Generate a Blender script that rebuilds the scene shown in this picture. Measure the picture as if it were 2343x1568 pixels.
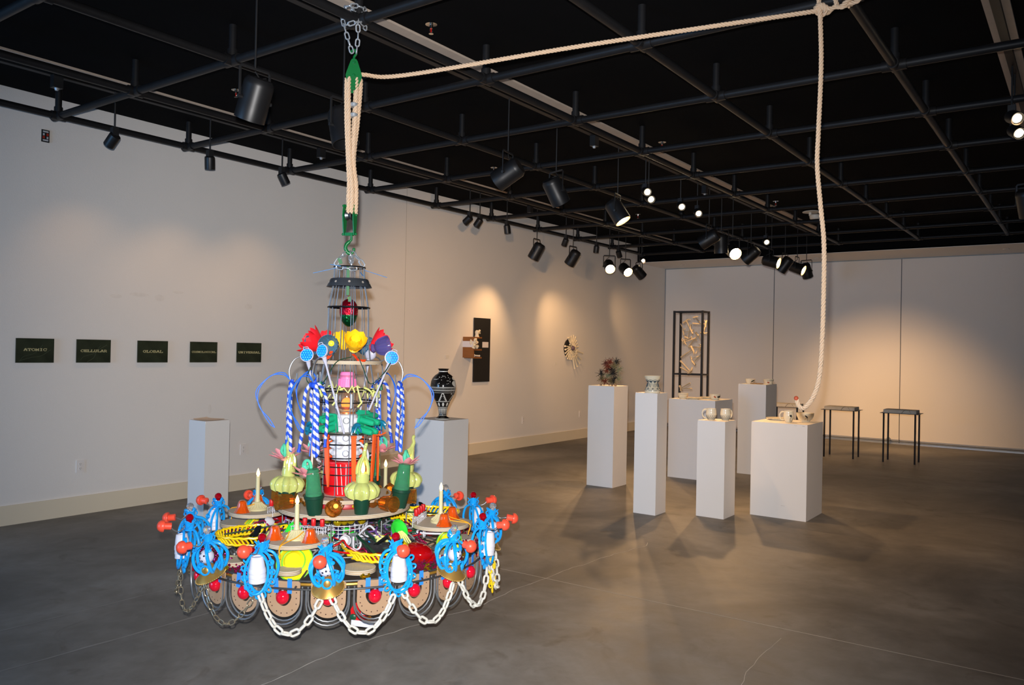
import bpy, math, random
from math import sin, cos, pi, radians as rad, sqrt, atan2
from mathutils import Vector, Matrix

for o in list(bpy.data.objects): bpy.data.objects.remove(o)
SC = bpy.context.scene
COL = SC.collection
RND = random.Random(7)

# ------------------------------------------------------------------ camera
YAW, PITCH, ROLL, FPX = -.6246, .0083, .0197, 1845.25
CAMP = Vector((7.174, -3.278, 1.591))
FW = Vector((sin(YAW)*cos(PITCH), cos(YAW)*cos(PITCH), sin(PITCH)))
_rt = Vector((cos(YAW), -sin(YAW), 0)); _up = _rt.cross(FW)
RT = _rt*cos(ROLL) + _up*sin(ROLL); UP = _up*cos(ROLL) - _rt*sin(ROLL)
cam = bpy.data.cameras.new('camera'); cam.sensor_fit = 'HORIZONTAL'; cam.sensor_width = 36.0
cam.lens = FPX/2343*36.0; cam.clip_start = .05; cam.clip_end = 100
camo = bpy.data.objects.new('camera', cam); COL.objects.link(camo)
mw = Matrix((RT, UP, -FW)).transposed().to_4x4(); mw.translation = CAMP
camo.matrix_world = mw
SC.camera = camo

# ------------------------------------------------------------------ world, exposure
W = bpy.data.worlds.new('world'); SC.world = W; W.use_nodes = True
W.node_tree.nodes['Background'].inputs[0].default_value = (.45, .6, .9, 1)
W.node_tree.nodes['Background'].inputs[1].default_value = .15
SC.view_settings.view_transform = 'Standard'; SC.view_settings.look = 'None'
SC.view_settings.exposure = 0; SC.view_settings.gamma = 1
SC.view_settings.use_curve_mapping = False

def light(name, kind, loc, aim=None, energy=10, color=(1, 1, 1), size=.05, cone=60, blend=.5, parent=None):
    l = bpy.data.lights.new(name, kind); l.energy = energy; l.color = color
    if kind == 'AREA':
        l.shape = 'RECTANGLE'; l.size, l.size_y = size
    else: l.shadow_soft_size = size
    if kind == 'SPOT': l.spot_size = rad(cone); l.spot_blend = blend
    o = bpy.data.objects.new(name, l); COL.objects.link(o); o.location = loc
    if aim is not None:
        o.rotation_euler = (Vector(aim)-Vector(loc)).to_track_quat('-Z', 'Y').to_euler()
    return o

# the camera's own flash, a hand's breadth above the lens
FLASH = CAMP + UP*.125 - RT*.03 + FW*.02
light('camera_flash', 'SPOT', FLASH, FLASH+FW*5-RT*.05-UP*.12, 1480, (1, .975, .965), .025, 86, 1.0)
# daylight through the window behind the camera, near the left wall
light('window_daylight', 'AREA', (1.3, -6.85, 1.55), (1.0, 4, 1.6), 180, (.25, .55, 1), (2.2, 2.4))

# ------------------------------------------------------------------ helpers
def lin(c): return tuple((x/12.92 if x <= .04045 else ((x+.055)/1.055)**2.4) for x in c)
def hx(s): return lin(tuple(int(s[i:i+2], 16)/255 for i in (0, 2, 4)))
MATS = {}
def mat(name, col, rough=.5, metal=0, trans=0, emit=0, emcol=None, var=.0, vscale=8, bump=0, bscale=60, coat=0, ior=1.45, alpha=1, stretch=None, spec=.5, sss=0):
    if name in MATS: return MATS[name]
    m = bpy.data.materials.new(name); m.use_nodes = True
    nt = m.node_tree; b = nt.nodes['Principled BSDF']
    c = hx(col) if isinstance(col, str) else col
    b.inputs['Base Color'].default_value = (*c, 1); b.inputs['Roughness'].default_value = rough
    b.inputs['Metallic'].default_value = metal; b.inputs['Transmission Weight'].default_value = trans
    b.inputs['IOR'].default_value = ior; b.inputs['Coat Weight'].default_value = coat
    b.inputs['Specular IOR Level'].default_value = spec
    b.inputs['Alpha'].default_value = alpha
    if sss: b.inputs['Subsurface Weight'].default_value = sss; b.inputs['Subsurface Radius'].default_value = (.02, .02, .02)
    if emit:
        b.inputs['Emission Color'].default_value = (*(hx(emcol) if emcol else c), 1); b.inputs['Emission Strength'].default_value = emit
    if var or bump:
        tc = nt.nodes.new('ShaderNodeTexCoord'); mp = nt.nodes.new('ShaderNodeMapping')
        nt.links.new(tc.outputs['Object'], mp.inputs[0])
        if stretch: mp.inputs['Scale'].default_value = stretch
    if var:
        n = nt.nodes.new('ShaderNodeTexNoise'); n.inputs['Scale'].default_value = vscale; n.inputs['Detail'].default_value = 5
        nt.links.new(mp.outputs[0], n.inputs['Vector'])
        mx = nt.nodes.new('ShaderNodeMix'); mx.data_type = 'RGBA'
        mx.inputs['A'].default_value = (*[max(0, x*(1-var)) for x in c], 1); mx.inputs['B'].default_value = (*[min(1, x*(1+var)) for x in c], 1)
        nt.links.new(n.outputs['Fac'], mx.inputs['Factor']); nt.links.new(mx.outputs['Result'], b.inputs['Base Color'])
    if bump:
        n2 = nt.nodes.new('ShaderNodeTexNoise'); n2.inputs['Scale'].default_value = bscale; n2.inputs['Detail'].default_value = 3
        nt.links.new(mp.outputs[0], n2.inputs['Vector'])
        bp = nt.nodes.new('ShaderNodeBump'); bp.inputs['Strength'].default_value = bump; bp.inputs['Distance'].default_value = .01
        nt.links.new(n2.outputs['Fac'], bp.inputs['Height']); nt.links.new(bp.outputs['Normal'], b.inputs['Normal'])
    MATS[name] = m
    return m

def frame_to(d, up=(0, 0, 1)):
    """matrix whose local z is d"""
    z = Vector(d).normalized(); u = Vector(up)
    if abs(z.dot(u)) > .99: u = Vector((1, 0, 0))
    x = u.cross(z).normalized(); y = z.cross(x)
    return Matrix((x, y, z)).transposed().to_4x4()
def at(loc, d=(0, 0, 1), up=(0, 0, 1)): return Matrix.Translation(Vector(loc)) @ frame_to(d, up)
def T(*l): return Matrix.Translation(Vector(l))
def Rz(a): return Matrix.Rotation(rad(a), 4, 'Z')
def Rx(a): return Matrix.Rotation(rad(a), 4, 'X')
def Ry(a): return Matrix.Rotation(rad(a), 4, 'Y')
def S(x, y, z): return Matrix.Diagonal((x, y, z, 1))
def pol(r, th, z=0): return Vector((r*cos(rad(th)), r*sin(rad(th)), z))

class MB:
    def __init__(s): s.v = []; s.f = []; s.m = []; s.M = Matrix()
    def add(s, vs, fs, mi=0, M=None):
        X = s.M @ M if M is not None else s.M
        b = len(s.v); s.v += [X @ Vector(p) for p in vs]
        s.f += [tuple(b+i for i in f) for f in fs]
        s.m += mi if isinstance(mi, list) else [mi]*len(fs)
        return s
    def box(s, c, d, M=None, mi=0):
        x, y, z = [k/2 for k in d]; c = Vector(c)
        vs = [c+Vector(p) for p in ((-x,-y,-z),(x,-y,-z),(x,y,-z),(-x,y,-z),(-x,-y,z),(x,-y,z),(x,y,z),(-x,y,z))]
        return s.add(vs, [(0,3,2,1),(4,5,6,7),(0,1,5,4),(1,2,6,5),(2,3,7,6),(3,0,4,7)], mi, M)
    def lathe(s, prof, n=20, M=None, mi=0, a0=0, a1=360, caps=True):
        full = abs(a1-a0) >= 360; k = n if full else n+1
        vs = []; fs = []; ms = []
        for r, z in prof:
            for i in range(k):
                a = rad(a0+(a1-a0)*i/n); vs.append((r*cos(a), r*sin(a), z))
        for j in range(len(prof)-1):
            for i in range(n):
                i2 = (i+1) % k if full else i+1
                fs.append((j*k+i, j*k+i2, (j+1)*k+i2, (j+1)*k+i)); ms.append(mi[j] if isinstance(mi, list) else mi)
        if full and caps:
            if prof[0][0] > 1e-5: fs.append(tuple(range(k-1, -1, -1))); ms.append(ms[0])
            if prof[-1][0] > 1e-5: fs.append(tuple((len(prof)-1)*k+i for i in range(k))); ms.append(ms[-2] if len(ms) > 1 else 0)
        return s.add(vs, fs, ms, M)
    def cyl(s, p0, p1, r0, r1=None, n=12, mi=0):
        p0, p1 = Vector(p0), Vector(p1)
        return s.lathe([(r0, 0), (r0 if r1 is None else r1, (p1-p0).length)], n, at(p0, p1-p0), mi)
    def sph(s, c, r, n=14, sc=(1, 1, 1), mi=0, M=None):
        prof = [(max(1e-6, r*sin(pi*i/(n//2+1)))*1, -r*cos(pi*i/(n//2+1))) for i in range(n//2+2)]
        X = T(*c) @ S(*sc); X = M @ X if M is not None else X
        return s.lathe(prof, n, X, mi)
    def tube(s, pts, r, n=8, closed=False, mi=None, caps=True, flat=1.0):
        pts = [Vector(p) for p in pts]; L = len(pts); vs = []; fs = []; ms = []
        nrm = None
        for i, p in enumerate(pts):
            a = pts[i-1] if (i > 0 or closed) else p
            b = pts[(i+1) % L] if (i < L-1 or closed) else p
            t = (b-a); t = t.normalized() if t.length > 1e-9 else Vector((0, 0, 1))
            if nrm is None:
                u = Vector((0, 0, 1)) if abs(t.z) < .9 else Vector((1, 0, 0)); nrm = (u - t*u.dot(t)).normalized()
            else:
                nrm = nrm - t*nrm.dot(t)
                nrm = nrm.normalized() if nrm.length > 1e-6 else t.orthogonal().normalized()
            bn = t.cross(nrm); rr = r[i] if isinstance(r, (list, tuple)) else r
            for k in range(n):
                q = 2*pi*k/n; vs.append(p + (nrm*cos(q)*flat + bn*sin(q))*rr)
        for i in range(L if closed else L-1):
            i2 = (i+1) % L
            for k in range(n):
                k2 = (k+1) % n; fs.append((i*n+k, i*n+k2, i2*n+k2, i2*n+k)); ms.append(mi(i, k) if callable(mi) else (mi or 0))
        if not closed and caps:
            fs.append(tuple(range(n-1, -1, -1))); fs.append(tuple((L-1)*n+k for k in range(n))); ms += [ms[0], ms[-1]]
        return s.add(vs, fs, ms)
    def prism(s, poly, h, M=None, mi=0):
        """poly (x,y) extruded 0..h along z"""
        n = len(poly); vs = [(x, y, 0) for x, y in poly]+[(x, y, h) for x, y in poly]
        fs = [tuple(range(n-1, -1, -1)), tuple(range(n, 2*n))]+[(i, (i+1) % n, n+(i+1) % n, n+i) for i in range(n)]
        return s.add(vs, fs, mi, M)
    def grid(s, fn, nu, nv, mi=0):
        vs = [fn(i/nu, j/nv) for j in range(nv+1) for i in range(nu+1)]
        fs = [(j*(nu+1)+i, j*(nu+1)+i+1, (j+1)*(nu+1)+i+1, (j+1)*(nu+1)+i) for j in range(nv) for i in range(nu)]
        return s.add(vs, fs, mi)
    def mesh(s, name, mats, smooth=True, angle=40):
        me = bpy.data.meshes.new(name); me.from_pydata(s.v, [], s.f); 
        if not isinstance(mats, (list, tuple)): mats = [mats]
        for m in mats: me.materials.append(m)
        me.polygons.foreach_set('material_index', s.m)
        me.validate(); me.update()
        if smooth:
            me.polygons.foreach_set('use_smooth', [True]*len(me.polygons))
            me.set_sharp_from_angle(angle=rad(angle))
        return me
    def ob(s, name, mats, parent=None, smooth=True, M=None, angle=40):
        return obj(name, s.mesh(name, mats, smooth, angle), parent, M)
def obj(name, me, parent=None, M=None):
    o = bpy.data.objects.new(name, me); COL.objects.link(o)
    if parent is not None: o.parent = parent
    if M is not None: o.matrix_local = M
    return o
def empty(name, loc=(0, 0, 0), rz=0, parent=None, M=None):
    o = bpy.data.objects.new(name, None); o.empty_display_size = .05; COL.objects.link(o)
    if parent is not None: o.parent = parent
    if M is not None: o.matrix_local = M
    else: o.location = loc; o.rotation_euler = (0, 0, rad(rz))
    return o
def tag(o, label, cat, group=None):
    o['label'] = label; o['category'] = cat
    if group: o['group'] = group
    return o
def struct(o): o['kind'] = 'structure'; return o
def copy_tree(o, parent=None, M=None):
    c = o.copy(); COL.objects.link(c); c.parent = parent
    if M is not None: c.matrix_local = M
    for ch in list(o.children):
        if ch.name in COL.objects: copy_tree(ch, c)
    return c
def bez(pts, k=8):
    """Catmull-Rom through pts"""
    P = [Vector(p) for p in pts]; P = [P[0]*2-P[1]]+P+[P[-1]*2-P[-2]]; out = []
    for i in range(1, len(P)-2):
        for j in range(k):
            t = j/k; a, b, c, d = P[i-1], P[i], P[i+1], P[i+2]
            out.append(.5*((2*b)+(c-a)*t+(2*a-5*b+4*c-d)*t*t+(3*b-a-3*c+d)*t**3))
    out.append(P[-2]); return out
def resample(pts, step):
    out = [pts[0].copy()]; acc = 0
    for a, b in zip(pts, pts[1:]):
        d = (b-a).length
        if d < 1e-9: continue
        t = step-acc
        while t <= d: out.append(a+(b-a)*(t/d)); t += step
        acc = (acc+d) % step
    return out
def twist(mb, pts, R, pitch, strands=3, n=6, step=None, mis=None, fat=1.0):
    """laid rope: helical strands round a path"""
    step = step or pitch/10; P = resample([Vector(p) for p in pts], step)
    N = []; nrm = None
    for i, p in enumerate(P):
        t = (P[min(i+1, len(P)-1)]-P[max(i-1, 0)]).normalized()
        if nrm is None: nrm = t.orthogonal().normalized()
        nrm = (nrm - t*nrm.dot(t)).normalized(); N.append((nrm.copy(), t.cross(nrm)))
    for k in range(strands):
        q = []
        for i, p in enumerate(P):
            a = 2*pi*(i*step/pitch + k/strands); q.append(p + (N[i][0]*cos(a)+N[i][1]*sin(a))*R*.56)
        mb.tube(q, R*.50*fat, n, mi=(mis[k] if mis else 0))
def link_mesh(name, L, w, r, m, n=7, k=8):
    """one stadium shaped chain link lying along x, in the xy plane"""
    mb = MB(); a = w/2-r; h = L/2-w/2; pts = []
    for i in range(k+1): t = -pi/2+pi*i/k; pts.append((h+a*cos(t), a*sin(t), 0))
    for i in range(k+1): t = pi/2+pi*i/k; pts.append((-h+a*cos(t), a*sin(t), 0))
    mb.tube(pts, r, n, closed=True); return mb.mesh(name, m)
def chain(me, pts, pitch, parent, name='chain_link', roll0=0, M0=None):
    """links along a path; every other one turned on edge"""
    P = resample([Vector(p) for p in pts], pitch); k = 0
    for a, b in zip(P, P[1:]):
        M = T(*((a+b)/2)) @ frame_to(b-a) @ Ry(-90) @ Rx(roll0+(90 if k % 2 else 0)); k += 1
        obj(name, me, parent, M)
def sag(a, b, d, n=14):
    a, b = Vector(a), Vector(b)
    return [a.lerp(b, i/n)-Vector((0, 0, 4*d*(i/n)*(1-i/n))) for i in range(n+1)]

# ------------------------------------------------------------------ materials of the room
WALLC = mat('wall_paint', 'e9e4de', .75, var=.03, vscale=1.5, bump=.08, bscale=120)
BASEC = mat('cream_baseboard', 'e3d6bd', .5, var=.03, vscale=3)
PANELC = mat('panel_white', 'ece6df', .6, var=.02, vscale=1.2)
ALU = mat('aluminium', 'b8bcc0', .35, metal=.9)
CEILB = mat('ceiling_black', (.0045, .0045, .005), .95, var=.15, vscale=6, spec=.06)
BLACKP = mat('black_paint', (.010, .010, .011), .45, var=.3, vscale=20, spec=.3)
BLACKM = mat('black_matte', (.012, .012, .013), .5)
STEEL = mat('galvanised_steel', 'b4bac0', .38, metal=.6)
WOODC = mat('concrete_joint', 'c9c4ba', .8)

def concrete():
    m = bpy.data.materials.new('polished_concrete'); m.use_nodes = True; nt = m.node_tree; b = nt.nodes['Principled BSDF']
    tc = nt.nodes.new('ShaderNodeTexCoord')
    def noise(sc, det, rough=.55, dist=0):
        n = nt.nodes.new('ShaderNodeTexNoise'); n.inputs['Scale'].default_value = sc; n.inputs['Detail'].default_value = det
        n.inputs['Roughness'].default_value = rough; n.inputs['Distortion'].default_value = dist
        nt.links.new(tc.outputs['Object'], n.inputs['Vector']); return n
    n1 = noise(.7, 6, .6, .6); n2 = noise(5, 8, .65, .3); n3 = noise(60, 3)
    cr = nt.nodes.new('ShaderNodeValToRGB'); e = cr.color_ramp.elements
    e[0].position = .28; e[0].color = (*hx('54514c'), 1); e[1].position = .74; e[1].color = (*hx('95918b'), 1)
    x = e.new(.5); x.color = (*hx('78746e'), 1)
    nt.links.new(n1.outputs['Fac'], cr.inputs[0])
    cr2 = nt.nodes.new('ShaderNodeValToRGB'); e = cr2.color_ramp.elements
    e[0].position = .3; e[0].color = (.62, .61, .59, 1); e[1].position = .68; e[1].color = (1.05, 1.05, 1.05, 1)
    nt.links.new(n2.outputs['Fac'], cr2.inputs[0])
    mx = nt.nodes.new('ShaderNodeMix'); mx.data_type = 'RGBA'; mx.blend_type = 'MULTIPLY'; mx.inputs['Factor'].default_value = .8
    nt.links.new(cr.outputs[0], mx.inputs['A']); nt.links.new(cr2.outputs[0], mx.inputs['B'])
    n4 = noise(2.6, 4, .6, 1.2); cr3 = nt.nodes.new('ShaderNodeValToRGB'); e = cr3.color_ramp.elements
    e[0].position = .60; e[0].color = (1, 1, 1, 1); e[1].position = .76; e[1].color = (.66, .62, .58, 1); nt.links.new(n4.outputs['Fac'], cr3.inputs[0])
    mx2 = nt.nodes.new('ShaderNodeMix'); mx2.data_type = 'RGBA'; mx2.blend_type = 'MULTIPLY'; mx2.inputs['Factor'].default_value = 1
    nt.links.new(mx.outputs['Result'], mx2.inputs['A']); nt.links.new(cr3.outputs[0], mx2.inputs['B'])
    nt.links.new(mx2.outputs['Result'], b.inputs['Base Color'])
    mr = nt.nodes.new('ShaderNodeMapRange'); mr.inputs['To Min'].default_value = .42; mr.inputs['To Max'].default_value = .62
    nt.links.new(n2.outputs['Fac'], mr.inputs['Value']); nt.links.new(mr.outputs['Result'], b.inputs['Roughness'])
    bp = nt.nodes.new('ShaderNodeBump'); bp.inputs['Strength'].default_value = .06; bp.inputs['Distance'].default_value = .004
    nt.links.new(n3.outputs['Fac'], bp.inputs['Height']); nt.links.new(bp.outputs['Normal'], b.inputs['Normal'])
    b.inputs['Specular IOR Level'].default_value = .32
    return m
FLOORM = concrete()

# ------------------------------------------------------------------ the room
U = 1.2192; GZ = 3.501; CZ = 3.742; WX = -.347; BY = 12.786; SZ = 3.398; SY = 11.45; RX = 9.3; FY = -7.0
fl = struct(MB().box(((WX+RX)/2, (FY+BY)/2, -.05), (RX-WX+.4, BY-FY+.4, .1)).ob('floor', FLOORM, smooth=False))
def floor_line(name, pts, w, jit=0, m=WOODC, z=.0006, sub=.06):
    P = resample([Vector((x, y, 0)) for x, y in pts], sub) if jit else [Vector((x, y, 0)) for x, y in pts]
    r = random.Random(len(pts)*13+int(pts[0][0]*100)); vs = []; o = 0
    for i, p in enumerate(P):
        d = (P[min(i+1, len(P)-1)]-P[max(i-1, 0)]).normalized(); n = Vector((-d.y, d.x, 0))
        o = o*.7+r.uniform(-jit, jit); ww = w*(r.uniform(.5, 1.3) if jit else 1)
        vs += [p+n*(o-ww/2)+Vector((0, 0, z)), p+n*(o+ww/2)+Vector((0, 0, z))]
    mb = MB().add(vs, [(2*i, 2*i+1, 2*i+3, 2*i+2) for i in range(len(P)-1)])
    return mb.ob(name, m, fl, smooth=False)
CRACK = mat('crack_filler', 'c4bfb6', .8); STREAK = mat('pale_streak', '8f8a83', .6, var=.2, vscale=10)
floor_line('control_joint', [(2.6, 1.44), (3.681, 1.44), (4.94, 1.45), (5.872, 1.47), (9.2, 1.5)], .006)
floor_line('floor_crack', [(4.1,-1.6),(4.044,-.876),(4.006,-.586),(4.004,-.324),(4.026,.03),(4.061,.342),(4.115,.624),(4.094,.852),(4.071,1.1),(4.086,1.416),(4.091,1.754),(4.128,2.004),(4.162,2.423),(4.212,2.744),(4.152,2.889)], .006, .010, CRACK)
floor_line('floor_crack', [(5.84,.35),(5.827,.542),(5.784,.694),(5.775,.981),(5.779,1.186),(5.765,1.348)], .0025, .006, CRACK)
floor_line('floor_streak', [(2.36, -2.6), (2.36, .15)], .012, .004, STREAK)
floor_line('floor_streak', [(2.94, -2.6), (2.97, .1)], .016, .004, STREAK)

wl = struct(MB().box((WX-.06, (FY+BY)/2, CZ/2), (.12, BY-FY+.4, CZ)).ob('wall_left', WALLC, smooth=False))
MB().box((WX+.0008, 4.668, CZ/2+.08), (.002, .007, CZ-.17)).ob('panel_seam', mat('seam_grey', 'b9b3ab', .8), wl, smooth=False)
SMUDGE = mat('wall_smudge', 'e5dfd8', .8, var=.1, vscale=20)
for y, z, a, b in ((.95, 2.05, .10, .02), (1.16, 2.03, .05, .035), (1.36, 2.10, .06, .015), (1.75, .9, .02, .05), (.72, 2.02, .06, .02), (2.2, 2.0, .05, .03)):
    MB().lathe([(1e-5, 0), (1, .0004)], 12, T(WX, y, z) @ Ry(90) @ S(b, a, 1)).ob('smudge', SMUDGE, wl)
bl = struct(MB().box((WX+.008, (FY+BY)/2, .084), (.016, BY-FY, .168)).ob('baseboard_left', BASEC, smooth=False))

wb = struct(MB().box(((WX+RX)/2, BY+.06, CZ/2), (RX-WX+.4, .12, CZ)).ob('wall_back', WALLC, smooth=False))
xs = [WX+.012, 2.013, 4.327, 6.64, 8.95]
for i in range(4):
    a, b = xs[i]+.004, xs[i+1]-.004
    MB().box(((a+b)/2, BY-.0125, (SZ+.06)/2), (b-a, .025, SZ-.10)).ob('partition_panel', PANELC, wb, smooth=False)
SEAM = mat('panel_gasket', '5c5f63', .6)
for x in xs[:4]:
    MB().box((x, BY-.013, SZ/2), (.012 if x > 0 else .022, .03, SZ)).ob('panel_edge', SEAM if x > 0 else ALU, wb, smooth=False)
MB().box(((WX+RX)/2, BY-.014, .012), (RX-WX, .032, .024)).ob('floor_track', ALU, wb, smooth=False)
MB().box(((WX+RX)/2, BY-.018, .05), (RX-WX, .03, .014)).ob('bottom_seal', SEAM, wb, smooth=False)
MB().box(((WX+RX)/2, BY-.016, SZ-.014), (RX-WX, .034, .022)).ob('head_track', mat('head_track', '9aa3a6', .5), wb, smooth=False)

struct(MB().box((RX+.06, (FY+BY)/2, CZ/2), (.12, BY-FY+.4, CZ)).ob('wall_right', WALLC, smooth=False))
# the wall behind the camera, with the window the daylight comes through
mb = MB(); y = FY-.06
for c, d in (((-.0735, y, CZ/2), (.547, .12, CZ)), ((5.85, y, CZ/2), (6.9, .12, CZ)), ((1.3, y, .17), (2.2, .12, .34)), ((1.3, y, 3.25), (2.2, .12, .98))): mb.box(c, d)
struct(mb.ob('wall_front', WALLC, smooth=False))
wf = struct(empty('window_1', (1.3, FY-.03, 1.55)))
FR = mat('window_frame', '3a3c3f', .4, metal=.6)
for c, d in (((0, 0, 1.19), (2.2, .06, .05)), ((0, 0, -1.19), (2.2, .06, .05)), ((1.08, 0, 0), (.05, .06, 2.4)), ((-1.08, 0, 0), (.05, .06, 2.4)), ((0, 0, 0), (.04, .05, 2.4))):
    MB().box(c, d).ob('window_bar', FR, wf, smooth=False)
MB().box((0, 0, 0), (2.15, .006, 2.36)).ob('pane', mat('window_glass', 'ffffff', 0, trans=1, ior=1.01), wf, smooth=False)

ce = struct(MB().box(((WX+RX)/2, (FY+BY)/2, CZ+.05), (RX-WX+.4, BY-FY+.4, .1)).ob('ceiling', CEILB, smooth=False))
tr = struct(MB().box(((WX+RX)/2, (SY+BY)/2, (SZ+CZ)/2+.01), (RX-WX, BY-SY, CZ-SZ-.02)).ob('trim_1', CEILB, smooth=False))
MB().box(((WX+RX)/2, (SY+BY)/2+.005, SZ-.004), (RX-WX, BY-SY-.01, .008)).ob('soffit_board', WALLC, tr, smooth=False)
DISCW = mat('small_white_disc', 'd8d4cc', .5)
for x in (.35, 3.0, 6.0): MB().lathe([(.05, -.01), (.045, 0)], 14, T(x, 12.1, SZ-.008)).ob('soffit_disc', DISCW, tr)

# ---- pipe grid
pg = tag(empty('pipe_grid', (0, 0, GZ)), 'black steel pipe grid hung in squares beneath the whole black ceiling', 'pipe grid')
pm = {}
def along(name, a, b, r, m, n=14):
    return MB().cyl(a, b, r, n=n).mesh(name, m)
meY = along('pipe', (0, -3.6, 0), (0, 11.0, 0), .0285, BLACKP)
meX = along('pipe', (-.02, 0, 0), (9.2, 0, 0), .0285, BLACKP)
mb = MB().cyl((0, 0, .02), (0, 0, CZ-GZ), .026, n=14).cyl((0, 0, .02), (0, 0, .075), .034, n=14); mePost = mb.mesh('post', BLACKP)
mb = MB().cyl((-.075, 0, 0), (.075, 0, 0), .0365, n=14).cyl((0, -.06, 0), (0, .06, 0), .0365, n=14); meFit = mb.mesh('coupling', BLACKP)
for i in range(8): obj('pipe', meY, pg, T(i*U, 0, 0))
for j in range(-2, 10): obj('pipe', meX, pg, T(0, j*U, 0))
for i in range(8):
    for j in range(-2, 10):
        if i == 7 and j > 2: continue
        obj('post', mePost, pg, T(i*U, j*U, 0)); obj('coupling', meFit, pg, T(i*U, j*U, 0))

# ---- lighting tracks fixed to the ceiling
PALE = mat('pale_track_board', 'b9a99a', .7, var=.12, vscale=14)
def track(x, boards, label):
    t = tag(empty('lighting_track', (x, 3, CZ)), label, 'lighting track')
    MB().box((0, 0, -.02), (.05, 16, .04)).ob('rail', BLACKM, t, smooth=False)
    for a, b in boards: MB().box(((a+b)/2-x, 0, -.008), (b-a, 16, .016)).ob('backing_board', PALE, t, smooth=False)
    return t
track(.40, [(.427, .64)], 'lighting track with pale board along the ceiling beside the left wall')
track(3.165, [(3.192, 3.40)], 'lighting track with pale board running over the chandelier in mid ceiling')
track(6.677, [(6.607, 6.650), (6.704, 6.748)], 'lighting track between two pale boards at the right edge of the ceiling')

BULBW = mat('lamp_face', 'ffffff', .4, emit=28, emcol='ffe6bd')
CANM = mat('can_black', (.008, .008, .009), .42, var=.2, vscale=30)
LIT_INNER = mat('can_inner_lit', 'c8a060', .5)  # lamp glow put into the colour; unlit cans stay black inside
WARM = (1, .575, .25)
def aimvec(r, u, f): return (RT*r+UP*u+FW*f).normalized()
def can_lamp(x, y, z, d, label, lit=False, energy=0, cone=45, aim=None, blend=.6, size=1.0):
    """a can spotlight in a yoke on a stem hung from the track"""
    d = Vector(d).normalized(); t = tag(empty('can_spotlight', (x, y, z)), label, 'spotlight', 'can spotlights on the ceiling tracks')
    R, L = .088*size, .235*size
    yk = Vector((d.y, -d.x, 0)); yk = yk.normalized() if yk.length > .05 else Vector((1, 0, 0))
    MB().cyl((0, 0, .185), (0, 0, CZ-.042-z), .006, n=8).ob('stem', BLACKM, t)
    mb = MB(); w = R+.012
    mb.tube([yk*w+Vector((0, 0, 0)), yk*w+Vector((0, 0, .175)), yk*w*.9+Vector((0, 0, .185)), -yk*w*.9+Vector((0, 0, .185)), -yk*w+Vector((0, 0, .175)), -yk*w], .009, 6, flat=.5)
    mb.cyl(yk*(R-.01), yk*(w+.012), .012, n=8).cyl(-yk*(R-.01), -yk*(w+.012), .012, n=8); mb.ob('yoke', BLACKM, t)
    X = at(-d*L*.5, d)
    MB().lathe([(R*.55, -.012), (R*.8, -.01), (R*.97, .012), (R, .03), (R, L*.62), (R*1.015, L*.64), (R*1.015, L), (R*.93, L), (R*.93, L*.45), (1e-5, L*.4)], 26, X, [0]*7+[1]*2).ob('can', [CANM, LIT_INNER if lit else CANM], t)
    if lit: MB().lathe([(R*.86, L*.80), (R*.6, L*.86), (1e-5, L*.88)], 20, X).ob('bulb', BULBW, t)
    side = d.cross(Vector((0, 0, 1))); side = side.normalized() if side.length > .05 else Vector((1, 0, 0))
    MB().tube(bez([(0, 0, .17), side*.05+Vector((0, 0, .12)), -d*L*.35+side*.05+Vector((0, 0, .06)), -d*(L*.5+.005)]), .004, 6).ob('cable', BLACKM, t)
    if energy:
        p = Vector((x, y, z))+d*(L*.5+.03); q = Vector(aim) if aim else p+d
        light('lamp_light', 'SPOT', p, q, energy, WARM, .045, cone, blend)
    return t
def small_lamp(x, y, z, d, label, lit=False, energy=0, cone=60, aim=None, blend=.7, box=1):
    d = Vector(d).normalized(); t = tag(empty('track_head', (x, y, z)), label, 'track light', 'small track heads on the ceiling tracks')
    MB().cyl((0, 0, .04), (0, 0, CZ-.042-z), .007, n=8).ob('stem', BLACKM, t)
    MB().box((0, .0, .03), (.05, .05, .07)).ob('transformer_box', BLACKM, t, smooth=False)
    X = at(d*.03+Vector((0, 0, -.015))-d*.05, d); R, L = .047, .115
    MB().lathe([(R*.6, -.004), (R*.95, .004), (R, .015), (R, L), (R*.9, L), (R*.88, L*.7), (1e-5, L*.65)], 20, X).ob('head', CANM, t)
    if lit: MB().lathe([(R*.66, L*.9), (R*.45, L*.97), (1e-5, L*1.0)], 16, X).ob('bulb', BULBW, t)
    if energy:
        p = Vector((x, y, z))+d*.14; q = Vector(aim) if aim else p+d
        light('lamp_light', 'SPOT', p, q, energy, WARM, .03, cone, blend)
    return t
MX, LX = 3.17, .44
can_lamp(MX, -.351, 3.02, aimvec(-.35, -.9, .25), 'large black can spotlight nearest the camera, hanging left of the chandelier rope')
can_lamp(MX, .335, 3.02, aimvec(.2, -.95, -.18), 'black can spotlight half hidden directly behind the white hoist ropes')
can_lamp(MX, 2.168, 3.06, aimvec(-.8, -.5, .35), 'black can spotlight lying almost sideways, third along the middle track', False, 330, 64, (WX, 6.2, 1.5), 1.0)
can_lamp(MX, 2.916, 3.04, aimvec(.42, -.8, .3), 'black can spotlight tipped down to the right, fourth along the middle track', False, 60, 84, (4.9, 3.0, 0), 1.0)
can_lamp(MX, 4.094, 3.03, aimvec(.42, -.75, -.2), 'black can spotlight with a bright lit rim, fifth along the middle track', True, 150, 56, (4.7, 5.0, .6), 1.0)
can_lamp(MX, 6.536, 3.05, aimvec(-.72, -.45, .45), 'black can spotlight with a yellow-lit yoke, leaning left above the hammer frame', False, 150, 56, (WX, 8.9, 1.4), 1.0)
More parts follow.
